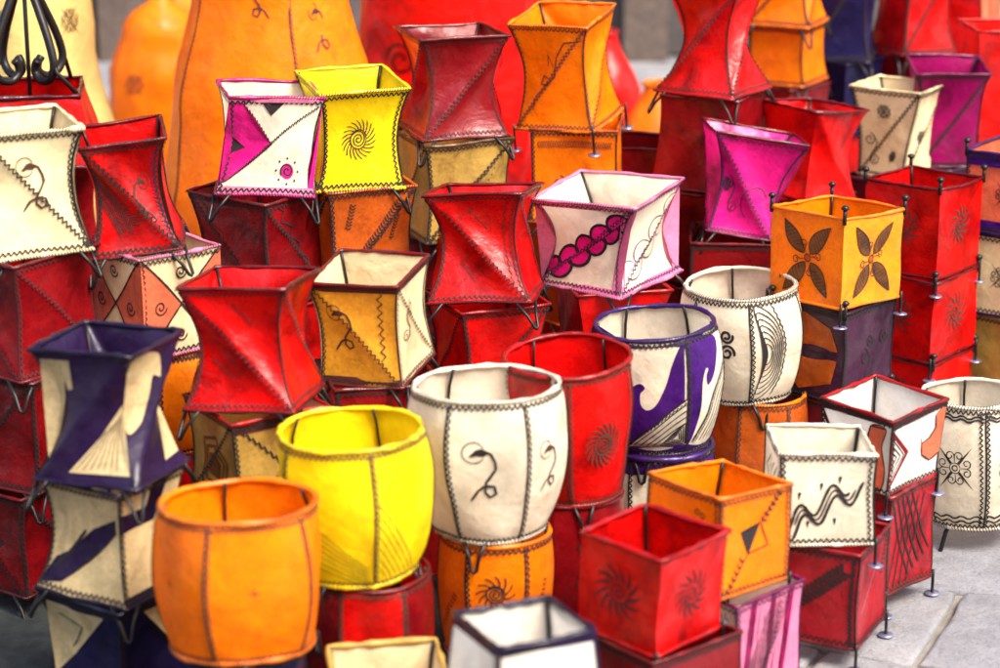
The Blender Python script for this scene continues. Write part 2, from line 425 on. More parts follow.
    for nm, vv in (('top_rim', 1), ('bottom_rim', 0)):
        pts = []
        q = 10 if shape == 'sq' else max(4, 40 // N)
        for k in range(N):
            for i in range(q): pts.append(raw(k, i / q, vv))
        tube(nm, pts, rimr if vv else rimr * .9, rm, root, True, 8, .8, seed)
        if stitch and detail and rimst == 2:      # whip stitch wound round the rim
            V2, F2 = [], []
            n = len(pts); Lr = sum((pts[(i + 1) % n] - pts[i]).length for i in range(n)); cnt = int(Lr / .005); ro = rimr * 1.12
            for c in range(cnt):
                f = c / cnt * n; i = int(f); p = pts[i].lerp(pts[(i + 1) % n], f - i); t = (pts[(i + 1) % n] - pts[i]).normalized()
                s = t.cross(ax).normalized(); o2 = len(V2); m_ = 8
                for a in range(m_ + 1):
                    an = -1.2 + 2.9 * a / m_ ; dd = s * cos(an) * ro + ax * sin(an) * ro * (1 if vv else -1) + t * (a / m_ - .5) * .004
                    V2 += [p + dd - t * .0007, p + dd + t * .0007]
                for a in range(m_): F2.append((o2 + 2 * a, o2 + 2 * a + 1, o2 + 2 * a + 3, o2 + 2 * a + 2))
            mesh_obj('whip_stitching', V2, F2, [inks[stitch]], root)
    if rods:
        for k in range(N):
            pts = []
            for i in range(9):
                p = raw(k, 0, i / 8); m = Vector((p.x, p.y, 0)); pts.append(p - m.normalized() * .0055)
            tube('frame_rod', pts, .0024, IRON, root, False, 6)
    nl = N if shape == 'sq' else 3
    for k in range(nl):
        if legs == 'V':
            if shape == 'sq': a, b, c = raw(k, .16, 0), raw(k - 1, .84, 0), raw(k, 0, 0)
            else:
                def rp(an): r = rfn(0); return Vector((r * cos(an), r * sin(an), 0))
                an = -pi / 2 + .25 + 2 * pi * k / nl; a, b, c = rp(an + .2), rp(an - .2), rp(an)
            m = c.normalized(); tip = c + m * .010 - ax * leglen; sd = (a - b).normalized() * .004
            tube('leg', [a + m * .003, a.lerp(tip, .55) + m * .003, tip + sd, tip - ax * .003, tip - sd, b.lerp(tip, .55) + m * .003, b + m * .003], .0029, IRON, root, False, 6)
        elif legs in ('disc', 'short'):
            c = raw(k, 0, 0) if shape == 'sq' else raw(int(k * N / nl), 0, 0); m = c.normalized(); c = c + m * .004
            tube('leg', [c + ax * .01, c - ax * .004, c - ax * (leglen - .002)], .0026, IRON, root, False, 8)
            if legs == 'disc':
                revolve('foot_disc', [(.004, 0), (.0118, -.0005), (.0128, -.0018), (.012, -.0028), (.003, -.0032)], STEEL if posts != 3 else IRON, root, (c.x, c.y, -leglen + .0032))
        elif legs == 'splay':
            an = -pi / 2 - .85 + 2 * pi * k / 3 if shape != 'sq' else None
            c = Vector((rfn(0) * cos(an), rfn(0) * sin(an), 0)) * .8 if shape != 'sq' else raw(k, 0, 0); m = c.normalized()
            tube('leg', [c, c + m * .012 - ax * .012, c + m * .030 - ax * leglen], .0038, IRON, root, False, 8)
        if posts and k < 4:
            c = raw(k, 0, 1); m = c.normalized()
            tube('post', [c + m * .001 - ax * .01, c + m * .001 + ax * .018], .0036, IRON, root, False, 8)
            revolve('post_knob', [(.002, -.001), (.0066, 0), (.0074, .003), (.005, .0065), (.001, .008)], IRON, root, (c.x + m.x * .001, c.y + m.y * .001, h + .018), 12)
    return root

# ---------------------------------------------------------------- the setting: ground, paving, wall behind
random.seed(7)
gm, n, b = nodes('sandy_mortar')
n.links.new(ramp(n, noise_tex(n, 9, 8, .7), [(.3, (.13, .11, .09)), (.7, (.27, .235, .20))]), b.inputs['Base Color'])
b.inputs['Roughness'].default_value = .95
bp = n.nodes.new('ShaderNodeBump'); bp.inputs['Distance'].default_value = .004; n.links.new(noise_tex(n, 60, 6, .7), bp.inputs['Height']); n.links.new(bp.outputs[0], b.inputs['Normal'])
g = mesh_obj('ground', [(-60, -20, -.004), (60, -20, -.004), (60, 90, -.004), (-60, 90, -.004)], [(0, 1, 2, 3)], [gm]); g['kind'] = 'structure'
pm, n, b = nodes('worn_grey_stone')
attr = n.nodes.new('ShaderNodeAttribute'); attr.attribute_name = 'tone'
c1 = ramp(n, noise_tex(n, 5, 9, .72, .4), [(.25, (.15, .15, .165)), (.5, (.255, .255, .275)), (.75, (.36, .35, .36))])
c2 = mixc(n, .6, c1, ramp(n, attr.outputs['Fac'], [(0, (.74, .74, .78)), (1, (1.0, .98, .95))]), 'MULTIPLY')
stn = ramp(n, noise_tex(n, 3.1, 7, .75, 1.0), [(.55, (0, 0, 0)), (.7, (.45, .45, .45))])
c3 = mixc(n, stn, c2, (.36, .29, .23))
spk = ramp(n, noise_tex(n, 140, 3, .8), [(.36, (.55, .53, .52)), (.5, (1, 1, 1))])
n.links.new(mixc(n, .6, c3, spk, 'MULTIPLY'), b.inputs['Base Color'])
n.links.new(ramp(n, noise_tex(n, 12, 5), [(.3, (.38,) * 3), (.7, (.7,) * 3)]), b.inputs['Roughness'])
bp = n.nodes.new('ShaderNodeBump'); bp.inputs['Distance'].default_value = .011; bp.inputs['Strength'].default_value = .9; n.links.new(noise_tex(n, 22, 9, .72), bp.inputs['Height']); n.links.new(bp.outputs[0], b.inputs['Normal'])
def paving():
    V, F, T = [], [], []
    ang = rad(-24); ca, sa = cos(ang), sin(ang); cw, ch = .40, .27
    cy_ = lambda x, jj: jj * ch + .03 * sin(x * 2.1 + jj * 1.9) + .012 * sin(x * 9 + jj)
    for i in range(-16, 17):
        for j in range(-16, 24):
            # one stone: an uneven quad between two wandering courses, corners shared with the neighbours of its own course
            def corner(ii, top):
                r = random.Random(ii * 977 + j * 53); x = (ii + .45 * (j % 2)) * cw + r.uniform(-.07, .07) + (r.uniform(-.03, .03) if top else 0)
                yy = (j + top) * ch + .03 * sin(x * 2.1 + (j + top) * 1.9) + .012 * sin(x * 9 + j + top)
                return Vector((x, yy))
            q = [corner(i, 0), corner(i + 1, 0), corner(i + 1, 1), corner(i, 1)]
            # outline with uneven edges
            out = []
            for a, b_ in zip(q, q[1:] + q[:1]):
                for s in range(7):
                    p = a.lerp(b_, s / 7)
                    out.append(p)
            for s in range(1, 7):     # the long edges follow the wandering course lines, so neighbours fit
                for base_, top in ((0, 0), (14, 1)):
                    p = out[base_ + s]; p.y = cy_(p.x, j + top)
            for s in (0, 7): out[s].y = cy_(out[s].x, j)
            for s in (14, 21): out[s].y = cy_(out[s].x, j + 1)
            c = sum(out, Vector((0, 0))) / len(out); r = random.Random(i * 31 + j * 7919); zz = r.uniform(0, .004); tone = r.random()
            tl = (r.uniform(-.008, .008), r.uniform(-.008, .008)); rings = []
            for inset, z in ((.003, -.006), (.0035, .002), (.007, .005), (.014, .006)):
                ring = []
                for p in out:
                    v = p - c; l = v.length; nn = noise.noise(Vector((p.x * 14, p.y * 14, i * .3))) * .006
                    # pull corners in a little more so they are rounded
                    k = max(0, min(1, (l - .16) / .08)) * .006
                    pp = c + v * (1 - (inset + k + nn) / l); wx, wy = pp.x * ca - pp.y * sa + .1, pp.x * sa + pp.y * ca + 3.0
                    ring.append(len(V)); V.append((wx, wy, z + zz + (v.x * tl[0] + v.y * tl[1] if z > 0 else 0))); T.append(tone)
                rings.append(ring)
            m = len(out)
            for A, B in zip(rings[:-1], rings[1:]):
                for s in range(m): F.append((A[s], A[(s + 1) % m], B[(s + 1) % m], B[s]))
            ci = len(V); wx, wy = c.x * ca - c.y * sa + .1, c.x * sa + c.y * ca + 3.0; V.append((wx, wy, .0065 + zz)); T.append(tone)
            for s in range(m): F.append((rings[-1][s], rings[-1][(s + 1) % m], ci))
    o = mesh_obj('stone_paving', V, F, [pm]); o['kind'] = 'structure'
    at = o.data.attributes.new('tone', 'FLOAT', 'POINT'); at.data.foreach_set('value', T)
paving()

cm = plain('dark_ground_shade', (.022, .026, .024), .95, 0, .003, .4, 120)  # dark sheet added in place of the shade on the ground under the stacks
def shade_sheet():
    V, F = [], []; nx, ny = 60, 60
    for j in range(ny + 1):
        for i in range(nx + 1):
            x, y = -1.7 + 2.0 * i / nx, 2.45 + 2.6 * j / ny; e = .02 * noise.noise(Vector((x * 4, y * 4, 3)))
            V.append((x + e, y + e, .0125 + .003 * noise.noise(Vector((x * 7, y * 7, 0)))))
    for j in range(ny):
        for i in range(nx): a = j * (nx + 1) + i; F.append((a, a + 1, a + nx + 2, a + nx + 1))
    o = mesh_obj('ground_shade', V, F, [cm]); o['label'] = 'dark sheet added as shade on the paving beneath the left and middle lantern stacks'; o['category'] = 'shade_sheet'
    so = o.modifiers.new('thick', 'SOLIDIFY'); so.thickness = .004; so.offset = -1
shade_sheet()

def box(name, x0, x1, y0, y1, z0, z1, mat, parent=None, bev=.01):
    bm = bmesh.new(); bmesh.ops.create_cube(bm, size=1)
    for v in bm.verts: v.co = Vector(((x0 + x1) / 2 + v.co.x * (x1 - x0), (y0 + y1) / 2 + v.co.y * (y1 - y0), (z0 + z1) / 2 + v.co.z * (z1 - z0)))
    if bev: bmesh.ops.bevel(bm, geom=list(bm.edges), offset=bev, segments=2, affect='EDGES')
    me = bpy.data.meshes.new(name); bm.to_mesh(me); bm.free(); me.materials.append(mat)
    return link(bpy.data.objects.new(name, me), parent)
plaster = plain('grey_plaster', (.10, .08, .08), .9, 0, .01, .3, 8)
stonew = plain('wall_stone', (.095, .08, .078), .9, 0, .01, .25, 14)
dwood = plain('weathered_dark_wood', (.10, .07, .055), .7, 0, .004, .4, 20)
twood = plain('tan_wood', (.52, .36, .20), .6, 0, .004, .25, 20)
wl = thing('market_wall', 'grey plastered wall with stone plinth and wooden openings behind all the lanterns', 'wall', (0, 8.6, 0))
box('plaster_face', -6, 6, 0, .3, .34, 4.2, plaster, wl, 0)
box('plinth', -6, 6, -.12, .3, 0, .30, stonew, wl, .02)
box('plinth_ledge', -6, 6, -.16, .3, .302, .338, stonew, wl, .01)
for x in (-5.0, -3.2, -1.62, .04, .78, 3.2, 5.1): box('pilaster', x, x + .16, -.24, -.165, 0, 4.1, stonew, wl, .012)
box('door', .44, .60, -.22, -.165, 0, 2.3, dwood, wl, .004)
s2 = box('shutter', 1.66, 2.40, -.21, -.165, 0, 2.4, twood, wl, .005)
for k in range(7): box('shutter_board', 1.675 + k * .105, 1.768 + k * .105, -.224, -.211, .02, 2.36, twood, s2, .004)
box('door', -1.44, -.95, -.21, -.165, 0, 2.3, dwood, wl, .004)
earth = plain('reflection_wall_plaster', (.30, .14, .085), .9, 0, .01, .25, 6)  # unseen wall, added so the leather reflects something darker than open sky
ow = thing('reflection_wall', 'earth red plastered wall added unseen behind the camera to darken reflections in the leather', 'wall', (0, -3.2, 0))
box('plaster_face', -9, 9, -.4, 0, .31, 3.3, earth, ow, 0); box('plinth', -9, 9, -.4, .06, 0, .305, stonew, ow, .02)  # face and plinth of the added unseen wall
box('reflection_wall_doorway', -1.2, .2, .002, .05, .31, 2.5, dwood, ow, .01)

# ---------------------------------------------------------------- the lanterns, stack by stack
FIT = {
    'pinkwhite': (-0.4025, 3.9902, 0.1623, 0.1693, 0.1682, -0.7449, 0.1997, -0.0247, 0.0435, 0.6),
    'yellowsq': (-0.2585, 4.0546, 0.1594, 0.1543, 0.1757, -0.562, 0.1343, 0.0783, 0.0157, 0.6),
    'darkredtwist': (-0.0892, 4.3491, 0.1704, 0.1647, 0.1853, -0.4695, 0.0256, -0.0219, -0.0013, 0.62),
    'orangetwist': (0.1343, 4.459, 0.1578, 0.1625, 0.2051, -1.2096, 0.0318, 0.1005, -0.0824, 0.62),
    'redbig': (-0.3734, 3.4306, 0.1685, 0.1727, 0.1856, -0.9881, -0.036, -0.0804, -0.0363, 0.4),
    'amber': (-0.1975, 3.6082, 0.1476, 0.143, 0.1685, -1.0856, 0.0144, 0.0812, -0.0642, 0.39),
    'redcentre': (-0.0222, 3.9974, 0.1738, 0.1839, 0.1865, -0.927, -0.0693, -0.1335, -0.0405, 0.4),
    'pinkcream': (0.2009, 4.113, 0.2077, 0.1843, 0.1651, 0.0843, 0.2175, 0.0314, -0.0594, 0.4),
    'pink': (0.4527, 4.3669, 0.1813, 0.1252, 0.1915, -0.8202, 0.0876, -0.0859, 0.1587, 0.42),
    'redfar': (0.4258, 4.5755, 0.1168, 0.1561, 0.1735, 0.1169, -0.3031, 0.0554, 0.1615, 0.66),
    'redfan': (0.6074, 4.6049, 0.1559, 0.1493, 0.1747, -0.088, 0.0253, -0.0553, 0.0861, 0.44),
    'creamfar': (0.8164, 4.7728, 0.1544, 0.1092, 0.184, 0.0582, 0.177, -0.0214, 0.0142, 0.44),
    'magentafar': (0.889, 4.6215, 0.0966, 0.089, 0.1825, -0.1254, -0.1003, 0.0805, 0.0062, 0.5),
    'butterfly': (0.5989, 4.0696, 0.1657, 0.1638, 0.1585, -0.0347, -0.0074, -0.0529, 0.0126, 0.38),
    'redpost': (0.803, 4.3404, 0.1616, 0.1382, 0.1694, 0.1173, 0.0819, -0.0294, -0.0952, 0.36),
    'bluebox': (0.0317, 2.6974, 0.1326, 0.165, 0.1784, -0.3427, -0.0059, -0.0414, -0.0142, 0.17),
    'redcube': (0.2103, 3.0482, 0.1446, 0.1399, 0.1423, 0.0245, 0.0214, 0.0247, 0.0139, 0.19),
    'orangebox': (0.3126, 3.2085, 0.1487, 0.1515, 0.1449, 0.0043, -0.2399, -0.0766, 0.0536, 0.2),
    'whitebox': (0.4856, 3.3849, 0.1455, 0.1175, 0.1451, -0.6675, -0.0905, -0.035, 0.0165, 0.2),
    'wredbox': (0.6113, 3.5809, 0.1409, 0.1308, 0.1311, -0.0171, 0.0179, 0.0573, 0.0122, 0.22),
    'creamleft': (-0.7483, 3.6002, 0.1569, 0.1622, 0.1953, -0.2555, -0.0845, 0.021, 0.0141, 0.6),
    'redleft': (-0.5832, 3.6884, 0.1338, 0.1422, 0.1826, -0.6802, 0.0701, 0.0799, -0.0988, 0.58),
    'purpletwist': (-0.5541, 3.1704, 0.1603, 0.1635, 0.1896, 0.4428, 0.0129, -0.0458, -0.0041, 0.38),
    'creambarrel': (-0.0148, 3.3074, 0.2131, 0.163, 0.2183, 0.0, 0.0, -0.0453, -0.0249, 0.24),
    'yellowbarrel': (-0.2052, 3.1483, 0.2017, 0.1698, 0.2057, 0.0, 0.0, -0.0132, -0.0313, 0.24),
    'orangebarrel': (-0.3452, 2.9358, 0.2056, 0.193, 0.1943, 0.0, 0.0, -0.0716, -0.0207, 0.22),
    'redcyl': (0.1239, 3.468, 0.1935, 0.1188, 0.2172, 0.0, 0.0, 0.0485, -0.0916, 0.24),
    'purplebarrel': (0.2614, 3.6908, 0.1951, 0.1499, 0.2018, 0.0, 0.0, 0.0074, -0.0492, 0.24),
    'whitebarrel': (0.4345, 4.0149, 0.1928, 0.1694, 0.1961, 0.0, 0.0, 0.0293, -0.1042, 0.22),
    'creamright': (0.8228, 3.8309, 0.1753, 0.1558, 0.2169, 0.0, 0.0, -0.0417, -0.042, 0.045),
}
def stack(key, lowers, **top):
    P = FIT[key] if isinstance(key, str) else key
    P = list(P); tr = top.pop('toprot', None)
    if tr is not None: P[5] = rad(tr)
    r = lantern(P=P, **top)
    x, y, z = P[0], P[1], P[9]
    low = list(lowers); n_ = len(low)
    if not n_: return r
    leg = .043; gap = .006
    free = z - leg - gap * n_ - sum(d.get('h', 0) for d in low); auto = sum(1 for d in low if 'h' not in d)
    hh = free / auto if auto else 0
    zt = z - gap
    for i, d in enumerate(low):
        d = dict(d); h = d.pop('h', hh); zb = zt - h
        st = d.pop('st', .165); sb = d.pop('sb', st); rot = rad(d.pop('rot', 0)); tw = rad(d.pop('tw', 0)); dx, dy = d.pop('dx', 0), d.pop('dy', 0)
        if i == n_ - 1 and d.get('legs', 'V') != 'none': zb_ = zb; d['leglen'] = max(.02, zb_ - .009)
        lantern(P=(x + dx, y + dy, st, sb, h, rot, tw, 0, 0, zb), **d)
        zt = zb - gap
    return r
RD = dict(name='round_lantern'); HG = dict(name='hourglass_lantern'); BX = dict(name='box_lantern', w=.012, dent=0, legs='disc', leglen=.034)
HID = dict(name='hourglass_lantern', label='red leather lantern low in a stack, all but hidden behind the lanterns in front', group='hidden lower lanterns of the stacks', detail=False, res=6, w=.08)
BIN = (.5, .5)

# 1 pink and white, over dark red
tri_up = uvp([('fill', [(0.0, .12), (.0, .95), (.13, .95), (.50, .50), (.04, .12)], 'pink'), ('line', [(.13 + .37 * t / 24, .95 - .45 * t / 24 + (.012 if t % 2 else -.012)) for t in range(25)], .0014, 'ink'), ('line', [(.50, .50), (.04, .12)], .0012, 'ink'),
              ('fill', [(.33, .955), (.60, .955), (.46, .80)], 'ink'), ('fill', [(0, .955), (1, .955), (1, 1), (0, 1)], 'rose'), ('fill', [(.94, .08), (1, .08), (1, .95)], 'pink'),
              ('fill', [(0, 0), (1, 0), (1, .085), (0, .085)], 'rose'), ('fill', [(.0, .40), (.0, .62), (.20, .47)], 'ink')])
stack('pinkwhite', [
    dict(HG, label='dark red twisted lantern with wavy black stitching directly under the small pink and white one', col='darkred', st=.178, sb=.165, rot=8, dx=-.012, crease=-1, w=.12, h=.19, stitch='ink',
         motifs={3: [(BIN, uvp([('line', [(.15 + .7 * t / 12 + .03 * sin(t * 2), .95 - .9 * t / 12) for t in range(13)], .0012, 'soft')]))], 0: [(BIN, uvp([('line', [(.2 + .7 * t / 20 + .06 * sin(t * 1.6), .95 - .9 * t / 20) for t in range(21)], .0016, 'ink')]))]}),
    dict(HID), dict(HID)],
    label='small white lantern with pink rims, pink star points and a curled pink sun', **HG, col='white', rim='pink', w=.13, crease=None, dent=.004,
    motifs={0: [(BIN, tri_up), (BIN, uvp([('line', [(.18 + .80 * t / 60, .24 + .68 * t / 60 + (.016 if t % 2 else -.016)) for t in range(61)], .0014, 'ink')])),
                ((.70, .24), [('fill', circ(0, 0, .0125, n=14)[:-1], 'pink'), ('line', spiral(0, 0, .002, .0125, 1.6), .0018, 'ink')] + m_dots([(.021 * cos(a * .785), .021 * sin(a * .785)) for a in range(8)], .0020))],
            3: [(BIN, uvp([('fill', [(1, .05), (1, .95), (.7, .5)], 'pink')])), ((.4, .35), m_dots([(0, i * .012) for i in range(5)], .0022))],
            1: [(BIN, uvp([('fill', [(0, .05), (0, .5), (.6, .2)], 'pink')]))]})
# 2 yellow hourglass, over rust orange
stack('yellowsq', [
    dict(HG, label='rust orange twisted lantern with black stitched bands directly under the small yellow hourglass', col='rust', st=.165, sb=.165, rot=-20, crease=1, w=.10, h=.19, dx=.004, dy=.0,
         motifs={0: [(BIN, m_band(-.06, -.07, .05, .07, .007, 30)), ((.72, .62), m_band(0, -.02, .01, .02, .006, 8)), ((.2, .75), m_band(0, -.02, .01, .02, .006, 8))], 3: [((.6, .5), m_band(-.03, -.06, .03, .06, .006, 20))]}),
    dict(HID), dict(HID)],
    label='small bright yellow hourglass lantern with a black spiral sun', **HG, col='yellow', w=.20, seam=2,
    motifs={0: [((.48, .50), m_sun(.036, 20, .0013))], 1: [((.5, .5), m_scroll(.9))]})
# 3 dark red twisted, over cream
stack('darkredtwist', [
    dict(HG, label='olive cream twisted lantern with black zigzag diagonal under the dark glossy red one', col='olive', st=.175, sb=.175, rot=-22, crease=1, w=.10, h=.185, rim='brown', motifs={0: [((.75, .6), m_dots([(0, 0), (.006, .01), (-.008, .012), (.01, .022), (0, -.016), (-.006, -.03)]))]}),
    dict(HG, label='dark red lantern third down under the dark glossy red twisted one', col='darkred', st=.17, rot=10, w=.1, crease=-1), dict(HID)],
    label='dark glossy red twisted lantern standing before the big plain red vase', **HG, col='darkred', cols=['darkred', 'darkred', 'darkred', 'red'], rim='darkred', crease=1, w=.24, dent=.03, stitch='red')
# 4 orange twisted, over orange
stack('orangetwist', [
    dict(HG, label='orange lantern with wire rim directly under the tall orange twisted one', col='orange', rim='rust', st=.165, sb=.17, rot=-52, dx=.015, w=.06, h=.18, motifs={0: [(BIN, m_band(-.07, .062, .07, .062, .007, 30, .0011, 'soft')), ((.4, .3), m_scroll(1.3, 1, 'soft'))]}),
    dict(HG, label='plain orange lantern third down under the tall orange twisted one', col='rust', st=.165, rot=-10, w=.06, detail=False), dict(HID)],
    label='orange twisted lantern with a thin brown flourish, topmost of the rear middle stacks', **dict(HG, legs='disc'), col='orange', crease=1, w=.20, dent=.02, rim='orange', stitch='soft',
    motifs={0: [(BIN, uvp([('line', [(.95, .88), (.72, .84), (.60, .70), (.55, .52), (.45, .45), (.36, .44), (.40, .52), (.48, .50)], .0016, 'soft'), ('line', [(.55, .60), (.46, .72), (.47, .60)], .001, 'soft'), ('line', [(.5, .48), (.3, .33), (.25, .2)], .0012, 'soft')]))]})
# 5 big red creased lantern, over patterned cream
stack('redbig', [
    dict(HG, label='olive and cream lantern with brown nested shapes, under the large creased red lantern', col='olive', cols=['olive', 'cream', 'olive', 'olive'], rim='red', st=.165, sb=.165, rot=-12, w=.09, h=.17, dx=.0, crease=1,
         motifs={3: [(BIN, uvp(m_nest([(.35, .25), (.7, .2), (.8, .55), (.62, .78), (.32, .7)], 3, 'brown', .003))), (BIN, uvp([('fill', [(.48, .38), (.64, .36), (.64, .6), (.48, .6)], 'brown')]))],
                 0: [(BIN, uvp([('line', [(.05 + .9 * t / 30, .95 - .8 * t / 30 + (.02 if t % 2 else -.02)) for t in range(31)], .002, 'ink'), ('line', [(.2, .4), (.35, .3), (.6, .25), (.8, .1)], .003, 'ink'), ('fill', [(0, .9), (1, .9), (1, 1), (0, 1)], 'red')]))]}),
    dict(HID)],
    label='large creased glossy red lantern leaning left, behind the yellow barrel', **HG, col='red', rim='darkred', crease=-1, w=.21, dent=.03, stitch='red',
    motifs={0: [((.55, .80), m_band(-.012, .012, .02, -.02, .003, 12, .001, 'red')), ((.27, .33), m_band(-.02, .012, .02, -.012, .003, 10, .001, 'red'))]})
# 6 amber and cream
stack('amber', [
    dict(HG, label='maroon lantern with glossy rim under the amber and cream lantern', col='darkred', st=.17, sb=.165, rot=-30, w=.08, h=.17), dict(HID)],
    label='amber lantern with dark red stitched rims, a brown curl and one cream side', **HG, col='amber', cols=['amber', 'cream', 'cream', 'cream'], rim='darkred', crease=[-1, -1, None, None], w=.10, dent=.008, stitch='soft', rimst=2,
    motifs={0: [((.36, .60), m_curl(1.35, 1, 'soft')), (BIN, uvp([('line', [(.80 + (.03 if t % 2 else -.03), .96 - .7 * t / 16) for t in range(17)], .0018, 'soft'), ('fill', [(0, .93), (1, .93), (1, 1), (0, 1)], 'red'), ('fill', [(0, 0), (1, 0), (1, .08), (0, .08)], 'red')]))],
            1: [((.35, .55), m_scroll(1.2, -1, 'soft')), (BIN, uvp([('fill', [(0, .93), (1, .93), (1, 1), (0, 1)], 'red')]))]})
# 7 red centre
stack('redcentre', [
    dict(HG, label='bright red lantern with a V of wire in front, under the central creased one', col='red', st=.170, sb=.15, rot=-20, w=.10, h=.175, crease=1, rim='red', dy=.006, motifs={0: [((.62, .4), m_dots([(.012 * cos(a), .012 * sin(a)) for a in range(6)], .002, 'red'))]}),
    dict(HID)],
    label='central creased red lantern with fine stitched edges, left of the pink and cream one', **HG, col='red', rim='darkred', crease=-1, w=.23, dent=.03, seam=2, stitch='red',
    motifs={0: [((.55, .72), [('line', [(-.022, .022), (.0, .004), (.016, -.010)], .001, 'soft'), ('fill', circ(-.022, .022, .003, n=8)[:-1], 'soft')]), ((.35, .28), [('line', [(-.02, .016), (.0, .0), (.016, -.016)], .0008, 'soft'), ('fill', circ(.017, -.017, .0025, n=8)[:-1], 'soft')]),
                (BIN, uvp([('line', [(.86 + (.014 if t % 2 else -.014), .95 - .8 * t / 24) for t in range(25)], .0009, 'ink')]))]})
# 8 pink and cream with scallops
def scallops(n=5, c='pink', line='ink', wd=.0034):
    out = []
    for i in range(n):
        t = (i + .55) / n * .92 + .02; out2 = []
        for sgn in (1, -1):
            tt = t + (.0 if sgn > 0 else .085)
            P = []
            for a in range(11):
                an = pi * a / 10; al = -.105 * cos(an); pe = .15 * sin(an) * sgn
                P.append((tt + al - pe * .62, tt * .80 + .08 + al * .8 + pe * .75))
            out += [('fill', P, c), ('line', P, wd, line)]
    return uvp(out + [('line', [(.03 + .94 * t / 50, .10 + .76 * t / 50 + (.012 if t % 2 else -.012)) for t in range(51)], .0016, line)])
edge = uvp([('fill', [(0, 0), (1, 0), (1, .07), (0, .07)], 'rose'), ('fill', [(0, .93), (1, .93), (1, 1), (0, 1)], 'rose'), ('fill', [(0, .05), (.07, .05), (.05, .5), (.07, .95), (0, .95)], 'rose'), ('fill', [(1, .05), (.9, .05), (.93, .5), (.88, .95), (1, .95)], 'rose')])
stack('pinkcream', [
    dict(HG, label='dark red lantern with a glossy rim under the pink and cream scalloped lantern', col='darkred', cols=['red', 'darkred', 'darkred', 'darkred'], rim='red', st=.175, sb=.165, rot=-30, w=.10, h=.175, crease=1, stitch=None), dict(HID)],
    label='wide cream lantern with pink edges and a diagonal row of pink scallops', **HG, col='white', rim='rose', crease=[1, None, None, 1], w=.22, dent=.004, rimst=2, seam=2, stitch='plum', motifs={3: [(BIN, edge), (BIN, scallops())], 0: [(BIN, edge), (BIN, scallops(4, 'white', 'steel', .0016))]})
# 9 magenta pink, over dark red
stack('pink', [
    dict(BX, label='dark red box lantern under the creased magenta pink one', col='darkred', st=.155, rot=-50, dx=-.01, rim='darkred', posts=False), dict(HID)],
    label='creased magenta pink lantern with dark flowers, above the white barrel', **HG, col='pink', rim='darkred', crease=-1, w=.22, dent=.03, stitch='plum', motifs={0: [((.25, .4), m_scroll(1.3, 1, 'plum')), ((.68, .35), [('line', circ(0, 0, .03, 20, 250), .001, 'plum')]), ((.12, .5), m_flower('plum'), .5)]})
# 10 red tall group behind it
P = list(FIT['redfar']); P[2:10] = [.15, .170, .21, rad(12), rad(6), 0, 0, .655]; P[0] = .42; P[1] = 4.58
stack(P, [
    dict(HG, label='dark red flared lantern under the tall blurred red one behind the pink lantern', col='darkred', st=.16, sb=.19, rot=20, w=.05, h=.18, crease=1, detail=False),
    dict(BX, label='maroon box lantern with small pale foot discs left of the white barrel', col='darkred', st=.16, rot=10, h=.18, dx=-.045, detail=False), dict(BX, label='dark red box lantern at the foot of the stack left of the white barrel', col='darkred', st=.16, rot=-12, dx=-.045, detail=False)],
    label='blurred glossy red twisted lantern cut by the top edge, above the magenta one', **HG, col='red', crease=1, w=.34, dent=.03, stitch='red')
stack((.30, 4.66, .15, .15, .16, rad(30), 0, 0, 0, .37), [dict(BX, label='dark red box lantern at the bottom behind the red cylinder', col='darkred', st=.15, detail=False, rot=15), dict(HID)],
    label='small dark red box lantern between the pink scalloped and magenta lanterns', **BX, col='darkred', detail=False)
stack('redfan', [
    dict(HG, label='red lantern under the fan shaped red one right of the magenta lantern', col='red', st=.15, rot=10, w=.1, h=.18), dict(HID)],
    label='fan shaped creased red lantern between the magenta and the pale cream ones', **HG, col='red', rim='darkred', crease=[-1, 1, -1, 1], w=.20, dent=.02, stitch=None)
stack('creamfar', [
    dict(HG, label='dark lantern under the blurred pale cream one at upper right', col='maroon', st=.15, w=.1, h=.18, detail=False), dict(HID)],
    label='blurred pale cream twisted lantern with black flowers at upper right', **HG, col='cream', crease=1, w=.10, motifs={3: [((.45, .75), m_flower(), .55), ((.25, .3), m_scroll(1.2)), ((.7, .25), m_flower(), .4)], 0: [((.4, .45), m_flower(), .5)]})
P = list(FIT['magentafar']); P[0] = .925; P[1] = 4.85; P[2:6] = [.155, .13, .20, rad(-40)]; P[9] = .455
stack(P, [dict(HG, label='dark plum lantern under the blurred magenta one', col='plum', st=.15, w=.1, h=.19, detail=False), dict(HID)],
    label='blurred deep magenta twisted lantern right of the pale cream one', **HG, col='magenta', crease=1, w=.14, rim='magenta')
